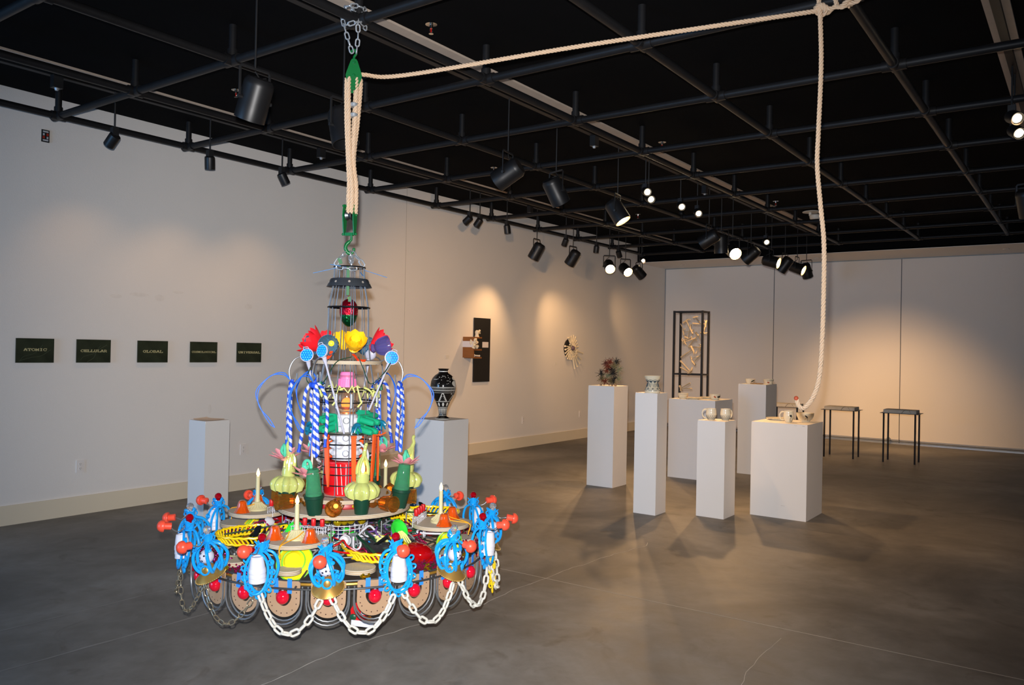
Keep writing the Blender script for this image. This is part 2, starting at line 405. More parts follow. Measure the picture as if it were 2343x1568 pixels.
can_lamp(MX, 6.955, 3.03, aimvec(.05, -.97, .1), 'black can spotlight hanging straight down beside the yellow-lit yoke', True, 110, 80, (3.2, 6.8, 0), 1.0)
can_lamp(MX, 7.371, 2.99, aimvec(.12, -.45, -.85), 'black can spotlight whose big round lamp face shines at the camera', True, 190, 60, (4.3, 4.4, .5), 1.0)
can_lamp(MX, 8.096, 3.01, aimvec(-.6, -.6, .5), 'dark can spotlight with added beam, just right of the brightest round lamp face', False, 240, 90, (2.3, 10.8, 0), 1.0)  # beam added to this dark can to warm the rear floor and soffit
can_lamp(MX, 9.008, 3.01, aimvec(.78, -.3, -.55), 'black can spotlight aimed right with a white lit oval mouth, first of the last four', True, 380, 58, (4.1, 12.6, .55), 1.0)
can_lamp(MX, 9.675, 3.02, aimvec(-.45, -.75, .4), 'dark can spotlight leaning left, second of the last four before the soffit')
can_lamp(MX, 10.329, 3.03, aimvec(.72, -.4, -.55), 'black can spotlight with lit mouth, third of the last four before the soffit', True, 80, 56, (4.6, 12.6, .5), 1.0)
can_lamp(MX, 10.857, 3.03, aimvec(.35, -.85, .3), 'dark can spotlight tipped right, last one before the soffit')
can_lamp(LX, 6.645, 3.05, aimvec(-.45, -.8, .25), 'black can spotlight in front of the left wall, left of the neighbouring pair', False, 75, 80, (WX, 6.33, 1.4), 1.0)
can_lamp(LX, 7.676, 3.06, aimvec(-.45, -.75, .35), 'black can spotlight in front of the left wall, above the bone wall piece', False, 70, 70, (WX, 8.85, 1.4), 1.0)
can_lamp(LX, 8.863, 3.04, aimvec(.05, -.5, -.86), 'can spotlight by the left wall, lit face toward the camera, left of two', True, 140, 56, (2.7, 5.3, .7), 1.0)
can_lamp(LX, 9.451, 3.04, aimvec(.32, -.5, -.8), 'can spotlight by the left wall, lit face toward the camera, right of two', True, 140, 56, (3.7, 4.2, .6), 1.0)
can_lamp(LX, 9.976, 3.04, aimvec(.6, -.65, .3), 'dark can spotlight on the left wall track closest to the soffit', False)
can_lamp(6.68, 5.35, 3.0, aimvec(.3, -.85, .2), 'dark can spotlight cut by the right edge of the picture')
small_lamp(MX, 4.724, 3.37, aimvec(.1, -.3, -.9), 'upper of the two touching bright track heads', True, 0)
small_lamp(MX+.0, 4.80, 3.31, aimvec(.2, -.4, -.9), 'lower of the two touching bright track heads', True, 0)
small_lamp(MX, 5.649, 3.36, aimvec(0, -.4, -.9), 'lit track head alone between the touching pair and the next bright one', True, 160, 70, (3.6, 4.0, 0))
small_lamp(MX, 6.15, 3.355, aimvec(0, -.4, -.9), 'lit track head just right of the single one in mid ceiling', True, 130, 80, (1.3, 5.4, 0), 1.0)
small_lamp(MX, 8.731, 3.31, aimvec(-.1, -.4, -.9), 'lit track head above the last four can spotlights', True, 90, 80, (2.6, 8.6, 0), 1.0)
small_lamp(LX, 10.072, 3.30, aimvec(.2, -.4, -.9), 'tiny lit track head against the black soffit face by the left wall', True, 60, 80, (-.3, 11.9, 1.5), 1.0)
small_lamp(6.68, 3.497, 3.35, aimvec(-.1, -.4, -.9), 'upper bright track head at the right edge of the picture', True, 90, 80, (4.9, 5.2, .3), 1.0)
small_lamp(6.68, 3.71, 3.30, aimvec(-.1, -.5, -.9), 'lower bright track head at the right edge of the picture', True, 0)
WLBL = {.257: 'black track head left above the gap between ATOMIC and CELLULAR', 1.164: 'black track head with its box, second along the left wall',
 1.992: 'black track head tipped right, third along the left wall', 5.05: 'left one of two close black track heads on the left wall', 5.266: 'right one of two close black track heads on the left wall',
 5.886: 'black track head hanging straight, right of the close pair on the left wall', 7.457: 'black track head between the two unlit wall can spotlights',
 8.419: 'black track head with box left of the two lit wall cans', 9.182: 'black track head between the two lit wall cans'}
WD = {.257: aimvec(-.6, -.6, .3), 1.164: aimvec(-.1, -.9, .3), 1.992: aimvec(.3, -.8, .4), 5.05: aimvec(-.6, -.5, .4), 5.266: aimvec(-.5, -.7, .3), 5.886: aimvec(.1, -.95, .2), 7.457: aimvec(-.3, -.8, .4), 8.419: aimvec(-.1, -.95, .2), 9.182: aimvec(.3, -.8, .4)}
WE = {.257: (9, (WX, .6, .9)), 1.164: (14, (WX, 1.4, .9)), 1.992: (15, (WX, 2.3, 1.0))}
for y in WLBL:
    e, q = WE.get(y, (0, None)); small_lamp(LX, y, 3.335, WD[y], WLBL[y], False, e, 95, q, 1.0)
JB = mat('junction_black', (.014, .014, .015), .35)
for x, y, lb in ((LX, -.218, 'small black junction box under the left track at the top left corner'), (LX, 2.5, 'small black junction box under the left track behind the chandelier rope'), (LX, 6.453, 'small black junction box under the left track above the close pair of heads'), (MX, 3.594, 'small black junction box under the middle track, nearer the camera'), (MX, 6.38, 'small black junction box under the middle track, farther away')):
    t = tag(empty('junction_box', (x, y, CZ-.1)), lb, 'junction box', 'junction boxes on the tracks')
    MB().box((0, 0, .01), (.06, .075, .1)).ob('box', JB, t, smooth=False); MB().lathe([(.02, 0), (.012, -.018)], 12, T(0, 0, -.04)).ob('lens', STEEL, t)
CHROME = mat('chrome', 'd5d0c8', .12, metal=1); REDG = mat('red_bulb_tube', 'c02018', .2)
for x, y, lb in ((3.581, .718, 'sprinkler head on the black ceiling just right of the hoist chain'), (3.572, 4.276, 'sprinkler head on the ceiling above the middle of the room'), (1.389, 4.309, 'sprinkler head behind the sideways can spotlight'), (3.541, 8.016, 'sprinkler head left of the white smoke detector'), (1.38, 8.06, 'faint sprinkler head near the pair of lit heads'), (1.267, .853, 'sprinkler head beside the large can spotlight at the left')):
    t = tag(empty('sprinkler', (x, y, CZ)), lb, 'sprinkler', 'ceiling sprinklers')
    MB().lathe([(.04, -.004), (.036, 0)], 18).ob('escutcheon', CHROME, t)
    MB().lathe([(.01, -.03), (.014, 0)], 10).ob('stem', CHROME, t)
    mb = MB(); mb.tube([(.012, 0, -.03), (.014, 0, -.045), (.004, 0, -.062)], .003, 6); mb.tube([(-.012, 0, -.03), (-.014, 0, -.045), (-.004, 0, -.062)], .003, 6); mb.lathe([(.016, -.066), (.016, -.062)], 12); mb.ob('deflector', CHROME, t)
    MB().cyl((0, 0, -.06), (0, 0, -.03), .004, n=8).ob('glass_tube', REDG, t)
WP = mat('white_plastic', 'e6e2da', .45)
t = tag(empty('smoke_detector', (3.741, 9.064, CZ)), 'white smoke detector with a horn hanging from the black ceiling', 'detector')
MB().lathe([(.13, -.02), (.13, -.012), (.1, 0)], 24).ob('base_plate', WP, t)
MB().cyl((-.02, 0, -.07), (-.02, 0, -.01), .02, n=12).ob('neck', WP, t)
MB().lathe([(.06, -.13), (.075, -.115), (.08, -.075), (.07, -.06)], 22, T(.05, 0, 0)).ob('sensor', WP, t)

# ---- things on the left wall
PLATE = mat('outlet_plate', 'e8e2dd', .4); SLOT = mat('slot_dark', '3a3532', .6)
for y, lb in ((.424, 'white power outlet low on the wall below the ATOMIC picture'), (2.171, 'white power outlet between the narrow pedestal and the chandelier'), (7.508, 'white power outlet right of the vase pedestal'), (9.302, 'white power outlet just left of the pedestal with the spiky sculpture'), (11.6, 'white power outlet in the gap between the two tall pedestals by the corner')):
    t = tag(empty('power_outlet', (WX, y, .44)), lb, 'outlet', 'outlets on the left wall')
    MB().box((.003, 0, 0), (.006, .07, .114)).ob('cover_plate', PLATE, t, smooth=False)
    for dz in (.02, -.02):
        r = MB().lathe([(.0165, 0), (.0165, .0025)], 14, T(.006, 0, dz) @ Ry(90)).ob('receptacle', PLATE, t)
        MB().box((.0087, -.006, dz+.003), (.001, .0022, .009)).box((.0087, .006, dz+.003), (.001, .0022, .007)).box((.0087, 0, dz-.008), (.001, .004, .004)).ob('slots', SLOT, t, smooth=False)

# stroke lettering with slab serifs, unit box 0..1
LET = {'A': [((0,0),(.42,1)),((1,0),(.58,1)),((.22,.36),(.78,.36)),((-.1,0),(.22,0)),((.75,0),(1.1,0)),((.3,1),(.62,1))], 'T': [((.5,0),(.5,1)),((0,1),(1,1)),((.28,0),(.72,0)),((0,1),(0,.74)),((1,1),(1,.74))],
'O': [((.3,0),(.7,0)),((.7,0),(1,.3)),((1,.3),(1,.7)),((1,.7),(.7,1)),((.7,1),(.3,1)),((.3,1),(0,.7)),((0,.7),(0,.3)),((0,.3),(.3,0))],
'M': [((.08,0),(.08,1)),((.92,0),(.92,1)),((.08,1),(.5,.25)),((.92,1),(.5,.25)),((-.1,0),(.26,0)),((.74,0),(1.1,0)),((-.08,1),(.1,1)),((.9,1),(1.08,1))],
'I': [((.5,0),(.5,1)),((.22,0),(.78,0)),((.22,1),(.78,1))], 'C': [((1,.25),(.7,0)),((.7,0),(.3,0)),((.3,0),(0,.3)),((0,.3),(0,.7)),((0,.7),(.3,1)),((.3,1),(.7,1)),((.7,1),(1,.75)),((1,.98),(1,.66))],
'E': [((.15,0),(.15,1)),((0,0),(1,0)),((0,1),(1,1)),((.15,.5),(.68,.5)),((1,0),(1,.26)),((1,1),(1,.76)),((.68,.4),(.68,.6))], 'L': [((.2,0),(.2,1)),((0,0),(1,0)),((0,1),(.45,1)),((1,0),(1,.3))],
'U': [((.12,1),(.12,.3)),((.12,.3),(.35,0)),((.35,0),(.65,0)),((.65,0),(.88,.3)),((.88,.3),(.88,1)),((-.06,1),(.3,1)),((.7,1),(1.06,1))],
'R': [((.15,0),(.15,1)),((0,1),(.7,1)),((.7,1),(.92,.82)),((.92,.82),(.92,.65)),((.92,.65),(.7,.5)),((.7,.5),(.15,.5)),((.55,.5),(.9,0)),((0,0),(.34,0)),((.8,0),(1.08,0))],
'G': [((1,.75),(.7,1)),((.7,1),(.3,1)),((.3,1),(0,.7)),((0,.7),(0,.3)),((0,.3),(.3,0)),((.3,0),(.7,0)),((.7,0),(.95,.15)),((.95,.15),(.95,.45)),((.6,.45),(1.08,.45)),((1,.98),(1,.7))],
'B': [((.15,0),(.15,1)),((0,1),(.7,1)),((.7,1),(.9,.85)),((.9,.85),(.9,.65)),((.9,.65),(.7,.52)),((.7,.52),(.15,.52)),((.7,.52),(.98,.36)),((.98,.36),(.98,.16)),((.98,.16),(.75,0)),((.75,0),(0,0))],
'S': [((.95,.78),(.7,1)),((.7,1),(.3,1)),((.3,1),(.05,.8)),((.05,.8),(.1,.6)),((.1,.6),(.9,.42)),((.9,.42),(.95,.2)),((.95,.2),(.7,0)),((.7,0),(.3,0)),((.3,0),(.05,.22)),((.95,1),(.95,.7)),((.05,0),(.05,.3))],
'N': [((.12,0),(.12,1)),((.88,0),(.88,1)),((.12,1),(.88,0)),((-.08,0),(.3,0)),((.7,1),(1.06,1)),((-.08,1),(.14,1))], 'V': [((.05,1),(.5,0)),((.95,1),(.5,0)),((-.1,1),(.25,1)),((.75,1),(1.1,1))]}
def word(txt, w, h, wt):
    mb = MB(); n = len(txt); cw = w/(n+.3*(n-1))
    for i, ch in enumerate(txt):
        x0 = -w/2+i*cw*1.3
        for (a, b) in LET[ch]:
            p, q = Vector((x0+a[0]*cw, (a[1]-.5)*h, 0)), Vector((x0+b[0]*cw, (b[1]-.5)*h, 0)); d = q-p; nn = Vector((-d.y, d.x, 0)).normalized()
            k = wt*(1.0 if abs(d.y) > abs(d.x) else .6)/2; e = d.normalized()*wt*.2
            mb.prism([(v.x, v.y) for v in (p-nn*k-e, q-nn*k+e, q+nn*k+e, p+nn*k-e)], .0006)
    return mb
PICB = mat('dark_photo_print', '2b3122', .25, var=.75, vscale=9); LETM = mat('cream_lettering', 'd6cc98', .5); SCR = mat('faint_scratch', '5d6a52', .4)
for i, (txt, y0, w, h) in enumerate((('ATOMIC', .006, .185, .020), ('CELLULAR', .516, .235, .020), ('GLOBAL', 1.094, .20, .021), ('COSMOLOGICAL', 1.655, .275, .016), ('UNIVERSAL', 2.21, .275, .020))):
    t = tag(empty('picture_panel', (WX, y0, 1.497)), 'small dark green-black picture lettered %s on the left wall' % txt, 'picture', 'five word pictures on the left wall')
    MB().box((.014, 0, 0), (.012, .313, .213)).ob('panel', PICB, t, smooth=False)
    MB().box((.004, 0, 0), (.008, .28, .18)).ob('hanging_cleat', BLACKM, t, smooth=False)
    X = T(.0202, 0, .002 if i else .008) @ Rz(90) @ Rx(90)
    mb = MB(); mb.M = X; wd = word(txt, w, h, .0065 if txt != 'COSMOLOGICAL' else .005); mb.add(wd.v, wd.f); mb.ob('lettering', LETM, t, smooth=False)
    if i < 2:
        mb = MB(); mb.tube(bez([(.0203, -.13, -.09), (.0203, -.03, -.06), (.0203, .05, -.045), (.0203, .13, .01)] if i == 0 else [(.0203, -.06, -.1), (.0203, .0, -.06), (.0203, .03, 0), (.0203, .12, .06)]), .0008, 4)
        mb.tube(bez([(.0203, -.12, -.08), (.0203, -.09, -.05), (.0203, .0, -.02), (.0203, .06, .05)]), .0006, 4); mb.ob('scratch', SCR, t)
t = tag(empty('exit_plate', (WX, .053, 3.39)), 'tiny black plate with red and white squares high on the left wall', 'plate')
MB().box((.004, 0, 0), (.008, .066, .108)).ob('plate', BLACKM, t, smooth=False)
GREYW = mat('plate_grey', 'b9bcc0', .5); REDP = mat('plate_red', 'a8301c', .5)
for (yy, zz, a, b, m) in ((0, .038, .046, .013, GREYW), (0, -.038, .046, .013, GREYW), (-.016, .013, .014, .02, GREYW), (.016, .013, .018, .022, REDP), (-.016, -.013, .018, .022, REDP), (.016, -.015, .014, .02, GREYW)):
    MB().box((.0085, yy, zz), (.001, a, b)).ob('printed_square', m, t, smooth=False)
for y, z, lb in ((5.57, 1.462, 'tiny white label card on the wall above the black vase'), (8.464, 1.352, 'tiny white label card on the wall below the bone wall piece')):
    t = tag(empty('label_card', (WX, y, z)), lb, 'label card', 'wall label cards')
    MB().box((.002, 0, 0), (.003, .09, .05), Rz(4)).ob('card', WP, t, smooth=False)

# black panel with wooden shelf box
t = tag(empty('wall_assemblage', (WX, 6.36, 1.57)), 'tall black panel with wooden shelf box and white bones on the left wall', 'wall art')
BLK = mat('panel_black', (.01, .0095, .009), .55); OAK = mat('shelf_wood', '8a5526', .45, var=.25, vscale=10, stretch=(1, 6, 6)); BONE = mat('bone_white', 'e9dcc0', .55, var=.12, vscale=30, bump=.3, bscale=80); WSTR = mat('white_stripe', 'd9d3d6', .5)
MB().box((.01, 0, 0), (.02, .393, .964)).ob('black_panel', BLK, t, smooth=False)
MB().box((.0208, .075, .08), (.0012, .15, .085)).ob('white_square', WSTR, t, smooth=False)
D = .2; y0, y1, z0, z1 = -.43, -.25, -.115, .19
MB().box((D/2, y0, (z0+z1)/2), (D, .02, z1-z0)).ob('side_board', OAK, t, smooth=False)
for z in (z0, .002, z1-.01): MB().box((D/2, (y0+y1)/2+.0155, z), (D-.001, y1-y0-.01, .02)).ob('shelf_board', OAK, t, smooth=False)
MB().box((D/2, y0-.0108, .083), (D, .0012, .088)).ob('white_band', WSTR, t, smooth=False)
MB().box((.03, -.34, .09), (.006, .16, .088)).ob('white_band', WSTR, t, smooth=False)
mb = MB()
for k in range(46):
    a = RND.random()*2*pi; rr = RND.random()**.5
    mb.sph((.02+D*.8+RND.uniform(-.03, .04), -.40+.058*rr*cos(a), .094+.082*rr*sin(a)), RND.uniform(.012, .024), 8)
mb.ob('bone_relief', BONE, t)
MB().sph((0, 0, 0), .02, 10, (.6, 1.3, .4), M=T(.02+D*.8+.055, -.40, .08)).ob('relief_hollow', mat('bone_hollow', '5a3a22', .7), t)
mb = MB(); B0 = Vector((.02+D*.55, -.275, z1)); mb.lathe([(.038, 0), (.03, .015), (.024, .04), (.03, .07), (.022, .095), (1e-4, .105)], 12, T(*B0)); mb.tube([B0+Vector((0, .0, .075)), B0+Vector((0, .05, .08)), B0+Vector((0, .075, .055))], [.02, .016, .01], 8); mb.sph(B0+Vector((0, .06, .095)), .018, 8); mb.ob('animal_skull', BONE, t)
mb = MB(); mb.tube([(.02+D*.8, -.40, -.085), (.02+D*.8, -.37, -.085), (.02+D*.8, -.29, -.088), (.02+D*.8, -.27, -.088)], [.02, .013, .012, .016], 10); mb.sph((.02+D*.8, -.405, -.075), .018, 8); mb.ob('long_bone', mat('bone_pale', 'd8d2cc', .5), t)

# bone rosette
t = tag(empty('bone_rosette', (WX, 8.90, 1.63)), 'black disc ringed with pale bones and a fan of bone rays on the wall', 'wall art')
MB().lathe([(.175, 0), (.175, .02)], 28, T(0, -.02, -.01) @ Ry(90)).ob('disc', BLK, t)
bone = MB(); bone.tube([(0, 0, 0), (.1, 0, 0), (.85, 0, 0), (1, 0, 0)], [.10, .085, .075, .12], 8); bm = bone.mesh('bone', BONE)
for k in range(22):
    a = 360*k/22
    if 205 < a < 245: continue
    L = .15+.02*sin(k*5); obj('bone', bm, t, T(.04, 0, 0) @ Rx(-a) @ Ry(0) @ T(0, .075, 0) @ Rz(90) @ Ry(-12) @ S(L, .16, .16))
for k in range(14): obj('bone', bm, t, T(.06, 0, 0) @ Rx(-360*k/14) @ T(0, .05, 0) @ Rz(90) @ Ry(-35) @ S(.07, .1, .1))
MB().sph((.075, 0, 0), .042, 12, (.7, 1, 1)).ob('hub', mat('hub_purple', '6b5866', .5), t)
for a in (-18, -36, -50, -64, -78): obj('ray', bm, t, T(.05, 0, 0) @ Rx(a) @ T(0, .16, 0) @ Rz(90) @ Ry(-8) @ S(.22, .17, .17))
# ------------------------------------------------------------------ pedestals
PEDW = mat('pedestal_white', 'e6e2de', .55, var=.02, vscale=2)
def pedestal(x0, x1, y0, y1, h, label, marks=()):
    t = tag(empty('pedestal', ((x0+x1)/2, (y0+y1)/2, 0)), label, 'pedestal', 'white gallery pedestals')
    w, d = x1-x0, y1-y0; c = .003
    for s in (-1, 1):
        MB().box((0, s*(d/2-.008), (h-.018)/2), (w, .016, h-.018)).ob('side_panel', PEDW, t, smooth=False)
        MB().box((s*(w/2-.008), 0, (h-.018)/2), (.016, d-.0322, h-.018)).ob('side_panel', PEDW, t, smooth=False)
    MB().prism([(-w/2+c, -d/2), (w/2-c, -d/2), (w/2, -d/2+c), (w/2, d/2-c), (w/2-c, d/2), (-w/2+c, d/2), (-w/2, d/2-c), (-w/2, -d/2+c)], .018, T(0, 0, h-.018)).ob('top_panel', PEDW, t, smooth=False)
    for (mx, mz, a, b) in marks: MB().box((mx, -d/2-.0004, mz), (a, .0006, b)).ob('scuff_mark', mat('scuff', 'b5b0aa', .7), t, smooth=False)
    return t
pedestal(.51, .76, .97, 1.22, .892, 'slim white pedestal at the left wall holding a curled sheet of paper')
pedestal(1.73, 2.104, 2.66, 3.036, .885, 'white pedestal under the black and white vase')
pedestal(2.314, 2.66, 5.033, 5.374, 1.18, 'tall white pedestal under the spiky coral-like sculpture')
pedestal(3.502, 3.74, 3.92, 4.15, 1.187, 'tall narrow white pedestal under the hourglass-shaped cream vessel')
pedestal(2.77, 3.39, 6.29, 6.88, 1.0, 'wide white pedestal carrying two bowls and two plates, half hidden behind others')
pedestal(4.04, 4.32, 4.20, 4.49, .934, 'slim white pedestal carrying two cream mugs side by side')
pedestal(3.34, 3.712, 7.22, 7.66, 1.19, 'tall white pedestal at the back carrying two small painted bowls')
pedestal(4.43, 4.972, 4.62, 5.17, .922, 'widest white pedestal in front, carrying plate, mug and bowl', ((.235, .908, .022, .004), (.16, .91, .03, .002), (.05, .125, .035, .002)))

# ------------------------------------------------------------------ ceramics
class Surf:
    """paint on a turned surface: patches and strokes that follow its profile"""
    def __init__(s, prof): s.p = prof
    def r(s, z):
        for (r0, z0), (r1, z1) in zip(s.p, s.p[1:]):
            if min(z0, z1) <= z <= max(z0, z1) and abs(z1-z0) > 1e-9: return r0+(r1-r0)*(z-z0)/(z1-z0)
        return s.p[-1][0]
    def pt(s, th, z, e=.0008): return pol(s.r(z)+e, th, z)
    def patch(s, mb, th, z, a, b, rot=0, n=14, e=.0009):
        """ellipse a (metres along), b (metres high)"""
        R = max(s.r(z), .01); vs = [s.pt(th, z, e)]
        for ring in (.5, 1):
            for k in range(n):
                q = 2*pi*k/n; u, v = a*ring*cos(q), b*ring*sin(q); c, d = cos(rad(rot)), sin(rad(rot))
                vs.append(s.pt(th+math.degrees((u*c-v*d)/R), z+u*d+v*c, e))
        fs = [(0, 1+k, 1+(k+1) % n) for k in range(n)]+[(1+k, 1+n+k, 1+n+(k+1) % n, 1+(k+1) % n) for k in range(n)]
        mb.add(vs, fs)
    def stroke(s, mb, pts, w=.0012, n=5): mb.tube([s.pt(t, z, 0) for t, z in pts], w, n)
    def arc(s, mb, th, z, a, b, w=.0012, q0=0, q1=180):
        R = max(s.r(z), .01); s.stroke(mb, [(th+math.degrees(a*cos(rad(q))/R), z+b*sin(rad(q))) for q in range(q0, q1+1, 15)], w)
CREAM = mat('cream_glaze', 'e6dbc0', .18, var=.08, vscale=30, coat=.3); INK = mat('blue_black_glaze', '23272b', .25); RUST = mat('rust_glaze', 'a8431f', .3); GREENG = mat('dark_green_glaze', '2d3a26', .3); SLATE = mat('slate_blue_glaze', '46545e', .3)
FA = math.degrees(atan2(-.68, .73))  # angle that faces the camera
def bowl(name, loc, R, h, foot, label, deco, cat='bowl', group='small painted bowls', wall=.005):
    t = tag(empty(name, loc), label, cat, group)
    prof = [(foot, 0), (foot*1.02, .006), (R*.88, h*.35), (R*.97, h*.6), (R, h)]
    full = prof+[(R-wall, h), (R*.9-wall, h*.5), (foot*.8, h*.16), (1e-5, h*.13)]
    MB().lathe(full, 30).ob('body', CREAM, t); deco(Surf(prof), t, h); return t
def d_swipe(s, t, h): mb = MB(); s.patch(mb, FA+4, h*.55, .03, .008, 28); mb.ob('brush_mark', GREENG, t)
def d_rust(s, t, h):
    mb = MB(); s.patch(mb, FA-30, h*.32, .016, .009, -10); mb.ob('brush_mark', RUST, t)
    mb = MB()
    for k in range(9): s.arc(mb, FA-40+k*11, h*.6, .006, .007, .0009)
    s.stroke(mb, [(FA-70+k*6, h*.82+.001*(k % 2)) for k in range(24)], .0012); mb.ob('line_work', INK, t)
def d_red_black(s, t, h):
    mb = MB(); s.patch(mb, FA-28, h*.55, .016, .009, -35); mb.ob('brush_mark', RUST, t); mb = MB(); s.patch(mb, FA+22, h*.55, .028, .011, 0); s.patch(mb, FA+34, h*.63, .014, .009, 20); mb.ob('brush_mark', INK, t)
def d_lines(s, t, h):
    mb = MB(); s.stroke(mb, [(FA-60+k*6, h*.8) for k in range(22)], .0012); s.stroke(mb, [(FA, h*.8), (FA, h*.2)], .0014); mb.ob('line_work', mat('brown_line', '6b4636', .4), t); mb = MB(); s.patch(mb, FA+42, h*.45, .016, .007, 15); mb.ob('brush_mark', RUST, t)
bowl('bowl', (2.889, 6.46, 1.0), .067, .070, .045, 'small cream bowl with brown line and rust mark, left of the two plates', d_lines)
bowl('bowl', (3.285, 6.55, 1.0), .067, .070, .045, 'small cream bowl with red oval and black blotch right of the two plates', d_red_black)
bowl('bowl', (3.42, 7.45, 1.19), .066, .066, .05, 'small cream bowl with a slanting dark green stroke on the tall back pedestal', d_swipe)
bowl('bowl', (3.63, 7.56, 1.19), .068, .066, .055, 'small cream bowl with rust blot and lattice lines on the tall back pedestal', d_rust)
def plate(loc, R, label):
    t = tag(empty('plate', loc), label, 'plate', 'cream plates'); MB().lathe([(R*.6, 0), (R*.62, .004), (R*.97, .014), (R, .018), (R*.98, .02), (R*.66, .009), (1e-5, .008)], 36).ob('dish', CREAM, t)
    mb = MB(); mb.tube([pol(R*.99, k*10, .0192) for k in range(36)], .0016, 6, True); mb.ob('rim', mat('cream_rim', 'd9c79c', .2), t); return t
plate((3.05, 6.43, 1.0), .10, 'cream plate in front on the wide rear pedestal'); plate((3.13, 6.70, 1.0), .105, 'cream plate behind another on the wide rear pedestal')
plate((4.57, 5.02, .922), .125, 'cream plate lying left of the mug on the widest front pedestal')
t = tag(empty('flat_dish', (3.52, 7.42, 1.19)), 'flat tan tile lying between the two bowls on the tall back pedestal', 'dish')
MB().lathe([(.075, 0), (.085, .003), (.088, .008), (.08, .009), (1e-5, .006)], 26).ob('dish', mat('tan_clay', 'b08a5c', .6, var=.2, vscale=40), t)
def mug(loc, label, deco, hand, h=.112, R=.048):
    t = tag(empty('mug', loc), label, 'mug', 'cream mugs')
    prof = [(R*.62, 0), (R*.7, .004), (R*.98, h*.3), (R*1.08, h*.5), (R*1.02, h*.75), (R*.95, h*.9), (R*.97, h)]
    MB().lathe(prof+[(R*.9, h), (R*.9, h*.6), (R*.7, h*.1), (1e-5, h*.09)], 30).ob('body', CREAM, t)
    if hand is not None:
        mb = MB(); q = bez([pol(R*.9, hand, h*.9), pol(R*1.45, hand, h*.88), pol(R*1.8, hand, h*.6), pol(R*1.55, hand, h*.25), pol(R*.95, hand, h*.18)], 6); mb.tube(q, .0068, 8); mb.ob('handle', CREAM, t)
    deco(Surf(prof), t, h); return t
def d_scales(s, t, h):
    mb = MB()
    for row in range(3):
        for k in range(16):
            th = FA-180+k*22.5+(11 if row % 2 else 0); s.arc(mb, th, h*(.06+.12*row), .012, .014, .0011)
            if row < 2: s.arc(mb, th, h*(.06+.12*row), .006, .008, .0009)
    mb.ob('scale_pattern', SLATE, t)
def d_rose(s, t, h):
    mb = MB(); s.patch(mb, FA-6, h*.58, .011, .011, 20); s.arc(mb, FA+8, h*.25, .017, .03, .0012, 0, 360); s.arc(mb, FA+6, h*.28, .009, .018, .0012, 0, 300); s.stroke(mb, [(FA+2, h*.5), (FA-4, h*.3), (FA-2, h*.12)], .0012); s.stroke(mb, [(FA+20, h*.55), (FA+26, h*.35), (FA+14, h*.1)], .0012); mb.ob('ink_drawing', INK, t)
LEFT_A = math.degrees(atan2(-.585, -.811))
mug((4.127, 4.33, .934), 'left cream mug with slate scallops and its handle out, on the slim pedestal', d_scales, LEFT_A-8)
mug((4.246, 4.40, .934), 'right cream mug with slate scallops and no visible handle, on the slim pedestal', d_scales, LEFT_A-150)
mug((4.729, 4.83, .922), 'cream mug with inked drawing and loop handle between plate and bowl on the widest pedestal', d_rose, LEFT_A-5, .112, .048)
t = tag(empty('deep_bowl', (4.835, 5.02, .922)), 'deep cream bowl with a dark leaf drawing on the widest front pedestal', 'bowl', 'small painted bowls')
prof = [(.045, 0), (.046, .005), (.068, .03), (.082, .058), (.086, .088)]
MB().lathe(prof+[(.081, .088), (.076, .055), (.05, .02), (1e-5, .015)], 34).ob('body', CREAM, t)
mb = MB(); s = Surf(prof); s.patch(mb, FA-22, .055, .02, .007, -40); s.arc(mb, FA-20, .02, .012, .02, .0011); s.stroke(mb, [(FA-12, .045), (FA-6, .012)], .0011); mb.ob('ink_drawing', INK, t)
# hourglass vessel
t = tag(empty('hourglass_vessel', (3.645, 4.01, 1.187)), 'cream hourglass-shaped vessel with slate scallops on the tall narrow pedestal', 'vessel')
prof = [(.074, 0), (.077, .006), (.076, .03), (.07, .045), (.055, .07), (.047, .085), (.05, .10), (.066, .125), (.078, .15), (.083, .168)]
MB().lathe(prof+[(.078, .168), (.06, .13), (.042, .09), (1e-5, .085)], 36).ob('body', CREAM, t)
mb = MB(); s = Surf(prof)
for k in range(9):
    th = FA+k*40
    for a in (1, .68, .36): s.arc(mb, th, .052, .026*a, -.028*a, .0022 if a == 1 else .0015)
    s.stroke(mb, [(th-20, .095), (th-16, .06)], .003); s.stroke(mb, [(th+2, .10), (th, .055)], .003)
    s.arc(mb, th, .108, .026, .022, .002); s.patch(mb, th, .112, .016, .01)
mb.ob('scallop_pattern', SLATE, t)
# paper sheet
t = tag(empty('paper_sheet', (.62, 1.10, .892)), 'curled sheet of paper lying on top of the slim left pedestal', 'paper')
mb = MB()
def fn(u, v):
    x, y = (u-.5)*.2, (v-.5)*.19; z = .003+.018*max(0, (.25-u)*3)**2+.006*max(0, (v-.8)*4)**2
    return (x, y, z)
mb.grid(fn, 12, 8); mb.grid(lambda u, v: tuple(Vector(fn(u, v))-Vector((0, 0, .0015))), 12, 8); mb.ob('sheet', mat('paper', 'f0dcc8', .8, var=.06, vscale=20), t, M=Rz(20))
